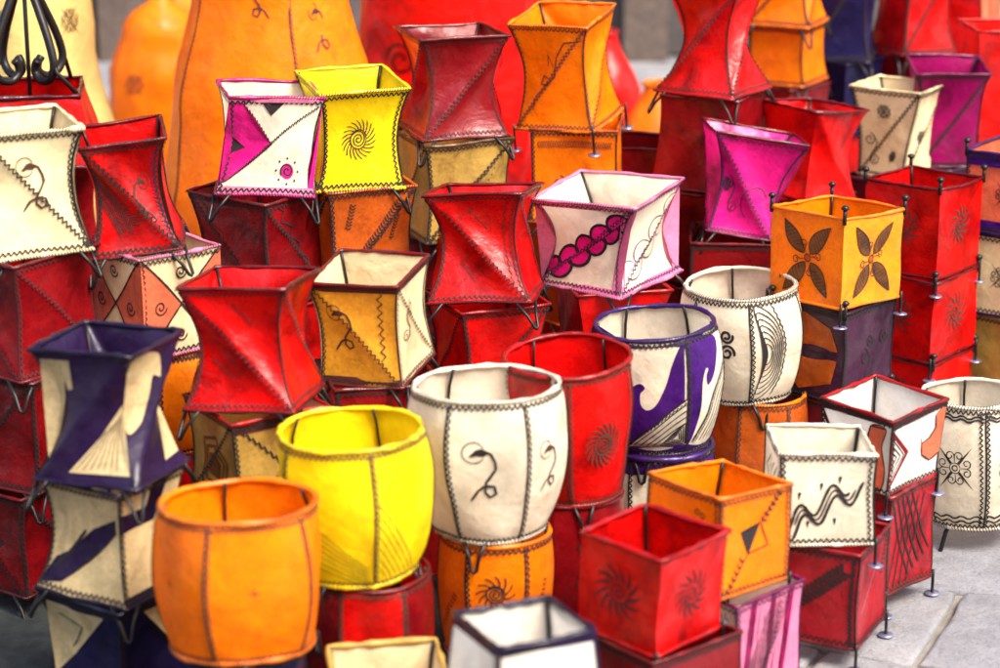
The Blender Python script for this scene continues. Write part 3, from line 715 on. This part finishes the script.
# 11 butterfly box
leaves = [((.5, .5), m_leafx(1.22), 1.0)]
stack('butterfly', [
    dict(BX, label='plum purple box lantern with orange leaf shapes under the orange flower box', col='plum', rim='plum', st=.155, sb=.155, rot=3, h=.165, posts=1, dx=.0, detail=True, stitch='ink',
         motifs={3: [(BIN, uvp([('fill', [(.1, .55), (.4, .95), (.8, .8), (.9, .55)], 'rust'), ('fill', [(.1, .45), (.4, .05), (.85, .2), (.9, .45)], 'rust'), ('line', [(.1, .5), (.9, .5)], .002, 'ink')]))], 0: [((.55, .6), m_swirl(.012)), ((.8, .6), m_swirl(.014)), ((.5, .3), m_scroll(1.3))]}),
    dict(BX, label='plum box lantern at the foot of the stack of the orange flower box', col='maroon', st=.155, rot=3, posts=1)],
    label='orange box lantern with four brown leaves on each side and knobbed corner posts', **dict(BX, posts=1), col='orange', cols=['lit_orange', 'orange', 'orange', 'orange'], rim='orange', stitch=None, motifs={3: leaves, 0: leaves})  # right face in a lighter orange: the sunlight on it is put into the colour
# 12 red boxes with posts
wh = [((.5, .55), m_whorl(.042, 12, 'soft'))]
P = list(FIT['redpost']); P[2:6] = [.160, .155, .168, rad(4)]; P[8] = 0; P[6] = 0
stack(P, [
    dict(BX, label='red box lantern with faded whorl, second from top of the right hand red stack', col='red', rim='darkred', st=.158, rot=3, h=.155, posts=1, stitch=None, motifs={3: wh, 0: wh}),
    dict(BX, label='red box lantern third down the red stack at right, above the red trimmed white box', col='red', rim='darkred', st=.158, rot=6, posts=1, stitch=None, motifs={3: wh})],
    label='red box lantern with dark whorls and knobbed posts, top of the right hand stack', **dict(BX, posts=1), col='red', rim='darkred', stitch=None, motifs={3: wh, 0: wh})
stack((1.005, 4.42, .165, .165, .155, rad(10), 0, 0, 0, .415), [
    dict(BX, label='cream and brown patterned box lantern, second down at the right edge', col='cream', rim='purple', st=.16, rot=10, h=.155, posts=1, motifs={3: [((.5, .5), m_flower(), .8)]}),
    dict(HG, label='olive yellow lantern third down at the right edge', col='olive', st=.16, rot=0, w=.03)],
    label='salmon box lantern with purple trim and knobbed posts at the right edge', **dict(BX, posts=1), col='salmon', rim='purple',
    motifs={3: [(BIN, uvp([('fill', [(0, 0), (1, 0), (1, .16), (0, .16)], 'purple'), ('fill', [(0, .84), (1, .84), (1, 1), (0, 1)], 'purple')])), ((.5, .5), m_flower(), .8)]})
stack((1.09, 5.05, .17, .16, .26, rad(-40), 0, 0, 0, .44), [dict(HID), dict(HID)], label='blurred plain red lantern cut by the right edge, behind the magenta one', **HG, col='scarlet', w=.05, detail=False)
# 13 bottom front boxes
stack('bluebox', [dict(BX, label='dark box lantern at the very front under the navy edged white box', col='plum', st=.16, rot=-18, detail=False)],
    label='navy edged white box lantern at the bottom edge of the picture', **BX, col='bright', rim='nightpurple', stitch=None, rimr=.0040,
    motifs={k: [(BIN, uvp([('fill', [(0, .93), (1, .93), (1, 1), (0, 1)], 'nightpurple'), ('fill', [(0, 0), (.035, 0), (.035, 1), (0, 1)], 'nightpurple'), ('fill', [(.965, 0), (1, 0), (1, 1), (.965, 1)], 'nightpurple'), ('line', [(.3, .0), (.45, .5), (.5, .3), (.55, .55), (.7, 0)], .002, 'ink')]))] for k in range(4)})
P = list(FIT['redcube']); P[4] = .142
stack(P, [dict(BX, label='deep red box lantern with glossy rim under the front red cube', col='darkred', rim='darkred', st=.165, rot=-6, dx=.01)],
    label='front red cube lantern with dark whorl suns on its sides', **BX, col='red', rim='red', stitch=None, rimr=.004, motifs={3: [((.48, .5), m_whorl(.044, 13, 'red'))], 0: [((.5, .52), m_whorl(.040, 13, 'red'))], 1: [((.48, .5), m_whorl(.040, 13, 'red'))]})
P = list(FIT['orangebox']); P[6] = rad(-6)
kite = uvp([('fill', [(.30, .62), (.60, .67), (.42, .36)], 'ink'), ('line', [(.60, .67), (.68, .42), (.42, .38)], .0014, 'ink'), ('line', [(.42, .38), (.08, .04)], .0012, 'ink'), ('line', [(.60, .67), (.85, .95)], .0012, 'ink')])
strp = [(BIN, uvp([('fill', [(.1 + .14 * i, .02), (.16 + .14 * i, .02), (.30 + .14 * i, .98), (.22 + .14 * i, .98)], 'rose' if i % 2 else 'magenta') for i in range(5)])), (BIN, m_hatch(lambda t: [(-.06 + .03 * t, -.06), (.0 + .05 * t, .06)], 9, .001, 'ink')), (BIN, m_band(-.02, -.06, .03, .06, .006, 18, .001, 'plum'))]
stack(P, [dict(BX, label='pink, white and plum striped box lantern under the plain orange box', col='bright', cols=['rose', 'white', 'white', 'white'], rim='magenta', st=.145, rot=-2, dx=.03, stitch='plum', motifs={0: strp, 3: [(BIN, m_band(-.05, .02, .05, .055, .006, 14, .0012)), (BIN, m_hatch(lambda t: [(-.07, -.03 - .03 * t), (.07, .03 - .03 * t)], 6, .0018, 'plum'))]})],
    label='orange box lantern with a small black kite mark and stitched ladder line', **BX, col='orange', rim='orange', stitch='soft', rimst=2, seam=2,
    motifs={0: [(BIN, kite), ((.22, .2), m_band(-.018, -.022, .014, .018, .006, 6, .0018)), ((.72, .80), m_band(-.014, -.018, .014, .018, .006, 6, .0018))], 3: [((.7, .8), [('line', circ(0, 0, .004, n=8), .0014, 'ink'), ('line', circ(.01, -.004, .004, n=8), .0014, 'ink')])]})
P = list(FIT['whitebox']); P[3] = .140
hb = m_band(-.045, -.03, .045, .045, .013, 15, .0032)
stack(P, [dict(BX, label='dark red box lantern with herringbone stitches on the paving, under the white wave box', col='wine', rim='wine', st=.140, sb=.142, rot=18, dx=.022, dy=-.0, stitch='ink', rimst=2, seam=2,
        motifs={3: [(BIN, hb), ((.96, .5), m_band(0, -.065, 0, .065, .006, 22, .0022))], 0: [((.85, .75), m_band(-.01, -.03, .012, .03, .006, 10, .0018)), ((.4, .45), [('line', [(-.03, -.02), (0, .005), (.03, .045)], .0007, 'rose')])]})],
    label='small white box lantern with bold black wavy lines', **BX, col='white', rim='white', seam=2,
    motifs={0: [((.50, .46), m_waves())], 3: [(BIN, m_hatch(lambda t: [(-.05 + .09 * t, -.02), (-.03 + .09 * t, .0), (-.05 + .09 * t, .02), (-.02 + .09 * t, .045)], 5, .0018))]})
nest = m_nest([(.0, .62), (.40, .05), (.92, .62), (.42, .98)], 6, 'ink', .0022)
stack('wredbox', [dict(BX, label='red box lantern with black chevron lines standing on paving under the red trimmed white box', col='wine', rim='wine', st=.132, sb=.128, rot=2, dx=.002, stitch='soft', seam=1,
        motifs={3: [(BIN, uvp([('line', [(.02 + .0, .98 - .12 * i), (.75 - .08 * i * .3, .60 - .10 * i * .5), (.98, .05 + .02 * i)], .0022, 'ink') for i in range(6)]))], 0: [(BIN, uvp([('line', [(.02 + .11 * i, .98), (.5 + .1 * i, .1 + .05 * i)], .002, 'ink') for i in range(5)] + [('line', [(.02 + .14 * i, .05), (.4 + .12 * i, .9)], .0016, 'ink') for i in range(4)]))]})],
    label='white box lantern with dark red stitched rims, orange blobs and a striped diamond corner', **BX, col='bright', rim='red', rimst=2, stitch='ink', seam=1,
    motifs={0: [(BIN, uvp([('fill', [(0, .88), (1, .93), (1, 1), (0, 1)], 'red'), ('fill', [(0, .9), (.36, .50), (.0, .05)], 'darkred'), ('fill', [(0, .82), (.27, .50), (.0, .12)], 'bright')] + [('line', [(0, .78 - .09 * i), (.24 - .07 * i, .50), (0, .16 + .09 * i)], .0014, 'ink') for i in range(4)] +
                          [('fill', sm([(1, .9), (.82, .86), (.86, .68), (.78, .56), (.66, .52), (.68, .36), (.84, .24), (1, .3), (1, .6)]), 'salmon'), ('line', [(.82, .86), (.86, .68), (.78, .56), (.66, .52), (.62, .60)], .0016, 'ink'), ('line', [(.66, .52), (.68, .36), (.84, .24), (1, .3)], .0016, 'ink')]))],
            3: [(BIN, uvp([('fill', [(0, .88), (1, .93), (1, 1), (0, 1)], 'red'), ('fill', sm([(.70, .85), (.92, .88), (.88, .6), (.94, .3), (.90, .06), (.68, .04), (.74, .3), (.68, .55)]), 'salmon'), ('line', sm([(.70, .85), (.92, .88), (.88, .6), (.94, .3), (.90, .06), (.68, .04), (.74, .3), (.68, .55)]), .0014, 'ink'), ('line', [(.92, .88), (.70, .85), (.66, .7), (.72, .5), (.78, .46), (.70, .42), (.68, .12)], .0016, 'ink'), ('line', [(.0, .82), (.2, .5)], .002, 'ink'), ('fill', [(0, .88), (.03, .88), (.2, .5), (.14, .5)], 'darkred')] + [('line', [(.02, .84 - .1 * i), (.14 - .03 * i, .5)], .0014, 'ink') for i in range(3)]))]})
# 14 the left stacks
stack('creamleft', [
    dict(HG, label='red lantern with stitched dark side under the large cream twisted one at the left edge', col='red', cols=['darkred', 'red', 'red', 'darkred'], rim='darkred', st=.175, sb=.185, rot=8, h=.185, w=.10, crease=-1, dx=-.01, stitch='red', motifs={3: [((.5, .5), m_band(-.05, -.05, .05, .06, .02, 30, .001, 'red'))]}),
    dict(HG, label='dark red lantern with cross stitched seam, third down at the left edge', col='darkred', rim='darkred', st=.18, sb=.17, rot=20, h=.185, w=.08, crease=1, dx=-.02, motifs={0: [((.5, .5), m_band(-.05, -.07, -.02, .07, .02, 30, .001, 'red'))]}),
    dict(HG, label='dark red lantern with small black triangles at the foot of the left edge stack', col='darkred', rim='darkred', st=.17, sb=.17, rot=10, w=.06, crease=-1, dx=-.03, motifs={0: [(BIN, uvp([('fill', [(.5, .8), (.75, .8), (.62, .55)], 'ink')]))], 3: [(BIN, uvp([('fill', [(.5, .6), (.75, .5), (.55, .3)], 'ink')]))]})],
    label='large cream twisted lantern with a black curl at the left edge', **HG, col='cream', crease=[-1, None, None, None], w=.18, dent=.006, rimr=.004, seam=2,
    motifs={0: [((.52, .62), m_curl(1.5, 1, 'soft'))]})
dia = lambda c1_, c2_: uvp([('fill', [(0, .5), (.5, 1), (1, .5), (.5, 0)], c1_)])
dm = [(BIN, uvp([('fill', [(0, 1), (.5, .5), (0, 0)], 'salmon'), ('fill', [(1, 1), (.5, .5), (1, 0)], 'salmon'), ('line', [(0, 0), (1, 1)], .0022, 'ink'), ('line', [(0, 1), (1, 0)], .0022, 'ink')])), ((.22, .5), m_swirl(.013)), ((.78, .5), m_swirl(.013)), ((.5, .82), m_swirl(.012)), ((.5, .2), m_swirl(.012))]
stack('redleft', [
    dict(HG, label='cream and salmon diamond lantern with black spirals under the stitched red one', col='cream', rim='rose', st=.155, sb=.155, rot=-2, h=.165, w=.05, dx=.022, motifs={3: dm, 0: dm}),
    dict(RD, label='orange round lantern low behind the dark purple hourglass', col='orange', shape='rd', N=6, st=.12, sb=.12, bulge=.03, h=.17, dx=.035), dict(HID)],
    label='tilted glossy red lantern with herringbone stitching right of the large cream one', **HG, col='red', rim='darkred', crease=[-1, None, None, None], w=.21, dent=.022, seam=2, stitch='ink',
    motifs={0: [((.30, .50), m_band(-.045, .055, .025, -.045, .012, 26, .0013, 'ink')), ((.22, .40), m_band(-.03, .03, .015, -.035, .008, 18, .0012, 'ink')), ((.62, .52), m_curl(1.3, -1, 'soft')), ((.9, .5), m_band(.002, -.07, .0, .07, .006, 24, .001, 'plum'))]})
pw = uvp([('fill', [(.03, .93), (.36, .93), (.35, .70), (.27, .68), (.25, .78), (.20, .60), (.16, .35), (.02, .15)], 'tan'), ('fill', [(.34, .08), (.97, .08), (.97, .60), (.66, .34)], 'tan')] + [('line', [(.40 + .07 * i, .10), (.74 + .035 * i, .40 + .02 * i)], .0008, 'ink') for i in range(7)])
pw2 = uvp([('fill', sm([(.05, .93), (.55, .93), (.62, .74), (.50, .76), (.42, .60), (.25, .42), (.03, .40)]), 'tan'), ('fill', [(.62, .08), (.97, .08), (.97, .52), (.82, .40)], 'tan')])
stack('purpletwist', [
    dict(HG, label='cream hourglass lantern with purple blocks, second down beside the orange barrel', col='tan', rim='nightpurple', st=.145, sb=.165, rot=14, h=.165, w=.20, dx=.0, motifs={3: [(BIN, uvp([('fill', [(.0, .05), (.25, .1), (.8, .5), (.95, .62), (.95, .75), (.6, .62), (.3, .4), (.1, .3)], 'nightpurple'), ('line', [(.1, .2), (.5, .6)], .003, 'ink')]))], 0: [(BIN, uvp([('fill', [(.0, .62), (.6, .62), (.75, .98), (.5, .98), (.45, .78), (0, .78)], 'nightpurple'), ('fill', [(0, .0), (1, 0), (1, .08), (0, .08)], 'nightpurple'), ('fill', [(.6, .1), (1, .1), (1, .5)], 'olive')]))]}),
    dict(HG, label='cream and navy hourglass lantern at the foot of the purple stack', col='navy', rim='navy', st=.165, rot=10, w=.18, motifs={3: [(BIN, uvp([('fill', [(.05, .9), (.8, .9), (.35, .45), (.1, .2)], 'tan'), ('line', [(.15, .8), (.5, .75), (.3, .5)], .0016, 'ink')]))], 0: [(BIN, uvp([('fill', [(.3, .9), (.95, .9), (.9, .3)], 'tan')]))]})],
    label='dark purple and tan hourglass lantern, blurred, at lower left', **HG, col='nightpurple', rim='nightpurple', crease=[1, 1, None, 1], w=.33, dent=.004, rimr=.0040, motifs={3: [(BIN, pw)], 0: [(BIN, pw2)]}, stitch=None)
# 15 round ones
sc = [((.48, .58), m_curl(1.6, 1, 'ink'))]
stack('creambarrel', [dict(RD, label='orange round lantern with a black spiky sun, under the big cream barrel', shape='rd', N=6, rot=-30, col='orange', rim='orange', st=.165, sb=.15, bulge=.008, dx=.008, stitch='ink', seam=1,
        motifs={0: [((.5, .62), m_sun(.03, 12, .0016))], 5: [((.5, .4), m_band(-.02, -.03, .02, .03, .005, 9, .0014))], 1: [((.4, .5), m_band(0, -.03, .01, .03, .005, 9, .0014))]})],
    toprot=-30, label='big cream barrel lantern with small black curls in the middle foreground', **RD, shape='rd', N=6, col='white', rim='white', bulge=.024, flat=.6, rimr=.004, motifs={0: sc, 1: [((.45, .55), m_curl(1.3, 1, 'soft'))], 5: sc})
P = list(FIT['creambarrel'])
hat = lambda: [((.5, .24), m_hatch(lambda t: [(-.066 + .01 * t, .075 - .085 * t), (.062, -.018 - .030 * t)], 7, .0008, 'soft'))]
stack('yellowbarrel', [dict(RD, label='deep red round lantern with a dark open mouth under the yellow barrel', shape='rd', N=6, rot=-25, col='darkred', cols=['red', 'darkred'], rim='darkred', st=.165, sb=.16, bulge=.012, dx=.018, stitch='soft')],
    toprot=-53, label='big yellow barrel lantern with fine slanting lines near its base', **RD, shape='rd', N=5, col='yellow', rim='yellow', bulge=.022, flat=.6, rimr=.0040, seam=1, stitch='soft', motifs={0: hat(), 1: [((.35, .3), m_hatch(lambda t: [(-.045 + .004 * t, .07 - .10 * t), (.045 - .07 * t, -.052)], 7, .0008, 'soft'))], 4: hat()})
star = [((.45, .52), [('line', [(-.009, .001), (.009, -.001)], .0007, 'soft'), ('line', [(0, -.007), (.001, .007)], .0007, 'soft')] + m_dots([(0, 0)], .0022, 'soft') + m_dots([(.006, -.011), (-.007, -.012), (-.010, .010), (.009, .012), (0, .016)], .0011, 'soft'))]
stack('orangebarrel', [dict(RD, label='navy lantern mostly hidden under the big orange barrel', shape='rd', N=6, col='navy', st=.17, sb=.16, detail=False)],
    toprot=-18, label='big plain orange barrel lantern at the lower left front', **RD, shape='rd', N=5, col='orange', rim='orange', bulge=.020, flat=.6, rimr=.0042, stitch='soft', seam=1, motifs={0: star, 4: star, 3: star})
P = list(FIT['redcyl']); P[3] = .155; P[8] = rad(-2); P[0] = .112
stack(P, [dict(RD, label='maroon round lantern with black dots under the red cylinder', shape='rd', N=6, rot=-20, col='darkred', rim='darkred', st=.16, sb=.15, bulge=.006, stitch=None, motifs={0: [((.5, .5), m_dots([(0, 0), (0, .016), (0, -.016)], .005)), ((.5, .5), [('line', circ(0, .03, .006), .0015, 'ink'), ('line', circ(0, -.03, .006), .0015, 'ink')])], 1: [((.4, .5), [('line', circ(0, 0, .008), .0015, 'ink')])]})],
    toprot=-2, label='tall red cylinder lantern with a grey whorl sun, right of the cream barrel', **RD, shape='rd', N=5, col='red', rim='red', bulge=.012, flat=.5, rimr=.004, seam=2, stitch='soft', motifs={0: [((.48, .46), m_sun(.036, 18, .0019, 'soft'))]})
P = list(FIT['purplebarrel']); P[3] = .165
def grec(x0, x1, y0, n=5):
    out = []
    return out
wA = sm([(1.02, .96), (.90, .93), (.78, .80), (.68, .62), (.56, .48), (.42, .43), (.32, .47), (.31, .57), (.38, .62), (.30, .66), (.18, .62), (.13, .50), (.10, .34), (.0, .24)])[:-4] + [(0, .05), (1, .05)]
pA = uvp([('fill', wA, 'purple'), ('fill', [(0, .09), (1, .50), (1, .09)], 'white'), ('line', [(0, .09), (1, .50)], .0018, 'ink'), ('fill', [(0, 0), (1, 0), (1, .09), (0, .09)], 'purple'), ('fill', [(0, .93), (1, .93), (1, 1), (0, 1)], 'purple')]
         + [('line', [(.10 + .11 * i, .10), (1, .455 - .055 * i)], .0012, 'ink') for i in range(4)] + [('line', [(.05 + .95 * t / 34, .12 + .345 * t / 34 + (.010 if t % 2 else -.010)) for t in range(35)], .0012, 'ink')] + m_nest([(.56, .10), (.98, .10), (.98, .28)], 4, 'ink', .0012))
pB = uvp([('fill', sm([(0, .96), (.5, .96), (.72, .90), (.66, .72), (.56, .60), (.44, .56), (.40, .64), (.45, .69), (.38, .70), (.30, .60), (.27, .40), (.14, .16), (0, .09), (0, .5)]), 'purple'), ('fill', [(0, .93), (1, .93), (1, 1), (0, 1)], 'purple'), ('fill', [(0, 0), (1, 0), (1, .09), (0, .09)], 'purple'), ('line', [(.12, .10), (1, .74)], .0018, 'ink')]
         + [('line', [(.20 + .10 * i, .10), (1, .67 - .085 * i)], .0012, 'ink') for i in range(6)] + [('line', [(.15 + .85 * t / 34, .10 + .61 * t / 34 + (.010 if t % 2 else -.010)) for t in range(35)], .0011, 'ink')])
stack(P, [dict(RD, label='purple rimmed cream lantern with black swirl under the purple wave barrel', shape='rd', N=6, rot=-35, col='white', rim='purple', st=.175, sb=.165, bulge=.006, rimr=.005,
        motifs={0: [(BIN, uvp([('fill', [(0, .84), (1, .84), (1, 1), (0, 1)], 'purple')])), ((.3, .5), m_swirl(.014))], 5: [(BIN, uvp([('fill', [(0, .84), (1, .84), (1, 1), (0, 1)], 'purple')]))], 1: [(BIN, uvp([('fill', [(0, .84), (1, .84), (1, 1), (0, 1)], 'purple')]))]})],
    toprot=-35, label='purple and white barrel lantern with wave shapes and black striped triangles', **RD, shape='rd', N=6, col='white', rim='purple', bulge=.020, flat=.45, rimr=.0040, motifs={0: [(BIN, pA)], 1: [(BIN, pB)], 5: [(BIN, pB)]})
P = list(FIT['whitebarrel']); P[3] = .165; P[8] = rad(-3)
leafp = uvp(m_nest(sm([(.07, .06), (.34, .13), (.50, .32), (.55, .55), (.46, .78), (.28, .91), (.08, .95), (.15, .72), (.18, .45), (.14, .25)], 3), 7, 'ink', .0013) + [('line', [(.40 + .20 * sin(pi * t / 30) + (.012 if t % 2 else -.012), .08 + .86 * t / 30) for t in range(31)], .0016, 'ink')])
stack(P, [dict(RD, label='orange round lantern with a dark mouth under the white barrel', shape='rd', N=6, rot=-30, col='rust', rim='orange', st=.165, sb=.16, bulge=.01, dx=.03, stitch='soft')],
    toprot=3, label='white barrel lantern with black swirls and a finely lined leaf panel', **RD, shape='rd', N=6, col='white', rim='white', bulge=.024, flat=.45, rimr=.004, motifs={0: [(BIN, leafp)], 5: [((.62, .62), [('line', spiral(0, .012, .003, .013, 1.5, 200), .003, 'ink'), ('line', spiral(0, -.018, .003, .015, -1.5, -200), .003, 'ink'), ('fill', [(-.03, .03), (-.028, .032), (-.016, .018)], 'ink')])], 1: [((.5, .5), m_scroll(1.5))]})
P = list(FIT['creamright']); P[2] = .178; P[3] = .16; P[9] = .052
wv = lambda y: ('line', [(t / 16, y + .012 * sin(t * 1.5)) for t in range(17)], .0022, 'ink')
fl = [((.5, .52), m_flower(), 1.15), (BIN, uvp([wv(.93), wv(.905), wv(.07), wv(.11)]))]
lantern(P=P, label='cream barrel lantern with black star flowers standing on splayed iron legs at right', **dict(RD, legs='splay', leglen=.05), shape='rd', N=6, col='white', rim='white', bulge=.018, flat=.4, rimr=.004, seam=2, motifs={0: fl, 5: fl, 1: fl})
lantern(P=(-.150, 2.90, .150, .15, .155, rad(-35), 0, 0, 0, .042), label='pale olive lantern cut by the bottom edge, in front of the yellow barrel', **HG, col='olive', cols=['cream'], rim='olive', w=.08, rimr=.0040, stitch=None)

# ---------------------------------------------------------------- blurred stacks at the back right
stack((.655, 5.35, .14, .15, .17, rad(20), 0, 0, 0, .66), [dict(HG, label='glossy orange tapered lantern at the back, right of the tall red one', col='orange', st=.13, sb=.145, w=.08, rot=15, h=.13), dict(HG, label='dark red lantern under the orange bulb at the back', col='darkred', st=.15, w=.1, h=.17, detail=False), dict(HID), dict(HID)],
    label='blurred orange creased lantern cut by the top edge at upper right', **HG, col='orange', w=.22, crease=1)
stack((.80, 5.5, .15, .155, .24, rad(30), 0, 0, 0, .555), [dict(HG, label='black and navy lantern under the blurred navy one', col='navy', st=.15, w=.1, h=.17, detail=False), dict(HID), dict(HID)],
    label='blurred dark navy lantern at the top between orange and red ones', **HG, col='navy', w=.2, crease=1)
stack((.975, 5.55, .15, .15, .24, rad(-20), 0, 0, 0, .56), [dict(HG, label='dark red blurred lantern at the back under the glossy red one', col='darkred', st=.16, w=.1, h=.17, detail=False), dict(HID), dict(HID)],
    label='blurred glossy red lantern at the top, right of the navy one', **HG, col='red', w=.2, crease=1)
stack((1.10, 5.6, .11, .18, .28, rad(15), 0, 0, 0, .52), [dict(HG, label='plum lantern at the back under the pale rose red one', col='magenta', st=.16, w=.1, h=.17, detail=False), dict(HID), dict(HID)],
    label='blurred flaring rose red lantern at the top right', **HG, col='salmon', cols=['salmon', 'red', 'red', 'red'], w=.06, crease=1)

# ---------------------------------------------------------------- tall floor lanterns behind
FL = dict(group='tall floor lanterns at the back', cat='floor lantern', legs='short', leglen=.05, rods=False, shape='rd', flat=.25, sag=.003, rimr=.006)
lantern(name='floor_lantern', label='tall orange vase shaped floor lantern with a stitched seam behind the small lanterns', P=(-.475, 4.82, .36, .30, 1.15, rad(20), 0, 0, 0, .05), N=5, col='orange', prof=[(0, .13), (.26, .242), (.46, .214), (.70, .155), (1, .2)], motifs={4: [((.70, .68), m_curl(1.6, -1, 'soft'))], 0: [((.35, .62), m_curl(1.6, 1, 'soft'))], 3: [((.5, .68), m_curl(1.6, -1, 'soft'))]}, stitch='soft', rimst=1, res=18, **FL)
lantern(name='floor_lantern', label='large plain red vase shaped floor lantern with dark round rings near the top', P=(-.12, 5.35, .36, .30, 1.10, rad(0), 0, 0, 0, .05), N=6, col='scarlet', prof=[(0, .12), (.35, .215), (.55, .205), (.85, .20), (1, .16)], motifs={k: [((.5, .77), [('line', circ(0, 0, .04), .008, 'darkred')]), ((.5, .5), [('line', spiral(0, 0, .01, .04, 1.5), .005, 'darkred')])] for k in range(6)}, stitch=None, res=18, **FL)
lantern(name='floor_lantern', label='tall pale yellow vase shaped floor lantern at upper left', P=(-.985, 5.0, .26, .30, 1.10, rad(10), 0, 0, 0, .05), N=5, col='amber', cols=['straw', 'straw', 'cream', 'straw', 'straw'], prof=[(0, .12), (.3, .18), (.55, .125), (.75, .115), (1, .16)], motifs={k: [((.5, .75), m_flower('soft'), 1.2), ((.5, .62), m_flower('soft'), 1)] for k in range(5)}, stitch=None, res=16, **FL)
lantern(name='floor_lantern', label='blurred orange egg shaped floor lantern between the yellow and the tall orange ones', P=(-.925, 6.1, .14, .16, .56, rad(10), 0, 0, rad(5), .05), N=6, col='orange', prof=[(0, .07), (.3, .12), (.6, .128), (.85, .095), (1, .015)], motifs={k: [((.5, .6), m_flower('soft'), 1)] for k in range(6)}, stitch=None, **FL)
lantern(name='floor_lantern', label='blurred small amber floor lantern just left of the tall orange one', P=(-.80, 6.4, .14, .16, .56, rad(10), 0, 0, 0, .05), N=6, col='amber', prof=[(0, .07), (.3, .11), (.6, .12), (.85, .10), (1, .05)], stitch=None, **FL)
lantern(name='floor_lantern', label='blurred red teardrop lantern behind the stacks, right of the orange twisted one', P=(.28, 6.2, .1, .16, .44, rad(10), 0, 0, 0, .05), N=6, col='scarlet', prof=[(0, .07), (.3, .12), (.6, .10), (1, .03)], stitch=None, **FL)
lantern(name='floor_lantern', label='blurred orange teardrop lantern behind the tall red one', P=(.40, 6.0, .1, .16, .34, rad(10), 0, 0, 0, .05), N=6, col='orange', prof=[(0, .07), (.3, .09), (.6, .085), (1, .03)], stitch=None, **FL)
lantern(name='floor_lantern', label='large red floor lantern partly hidden behind the orange twisted lantern', P=(.07, 5.55, .2, .2, .85, rad(10), 0, 0, 0, .05), N=6, col='scarlet', prof=[(0, .07), (.3, .13), (.6, .12), (1, .06)], stitch=None, **FL)

# ---------------------------------------------------------------- red lantern with wrought iron scrolls, upper left
sx, sy, sz = -.868, 4.30, .585
r = lantern(name='hanging_lantern', label='red lantern with black wrought iron scrolls on top at the upper left edge', cat='lantern', group='painted leather lanterns', P=(sx, sy, .185, .25, .125, rad(-38), 0, 0, 0, sz), col='red', rim='maroon', w=.02, stitch=None, rimr=.005, legs='short', leglen=.03)
def bez(P, n=14):
    out = []
    for i in range(0, len(P) - 1):
        p0, p1, p2, p3 = P[max(i - 1, 0)], P[i], P[i + 1], P[min(i + 2, len(P) - 1)]
        for t in range(n):
            t /= n; out.append(tuple(.5 * ((2 * b_) + (c_ - a_) * t + (2 * a_ - 5 * b_ + 4 * c_ - d_) * t * t + (-a_ + 3 * b_ - 3 * c_ + d_) * t ** 3) for a_, b_, c_, d_ in zip(p0, p1, p2, p3)))
    return out + [P[-1]]
for k in range(4):
    a = -pi / 2 + pi / 2 * k + rad(-5)
    prof = [(.030, .055), (.022, .045), (.022, .030), (.040, .018), (.066, .026), (.078, .052), (.066, .095), (.042, .145), (.016, .195), (.006, .225)]
    for f in (1,):
        tube('iron_scroll', [(q * cos(a), q * sin(a), .125 + zz) for q, zz in bez(prof)], .0078, IRON, r, False, 8)
    tube('iron_strut', [(.115 * cos(a + rad(12)), .115 * sin(a + rad(12)), .125), (.085 * cos(a), .085 * sin(a), .165), (.05 * cos(a), .05 * sin(a), .25), (.006 * cos(a), .006 * sin(a), .34)], .0042, IRON, r, False, 6)
tube('centre_rod', [(.0, 0, .0), (.0, 0, .36)], .0040, IRON, r, False, 8)
tube('hanging_ring', [(.016 * cos(t * pi / 8), 0, .375 + .016 * sin(t * pi / 8)) for t in range(16)], .003, IRON, r, True, 8)
stack((sx, sy, .17, .17, .17, 0, 0, 0, 0, .40), [dict(HID), dict(HID)], label='dark red lantern under the one with iron scrolls', **HG, col='darkred', w=.1, detail=False)

# some parts repeat inside every lantern and all keep plain kind names; nothing else to tidy
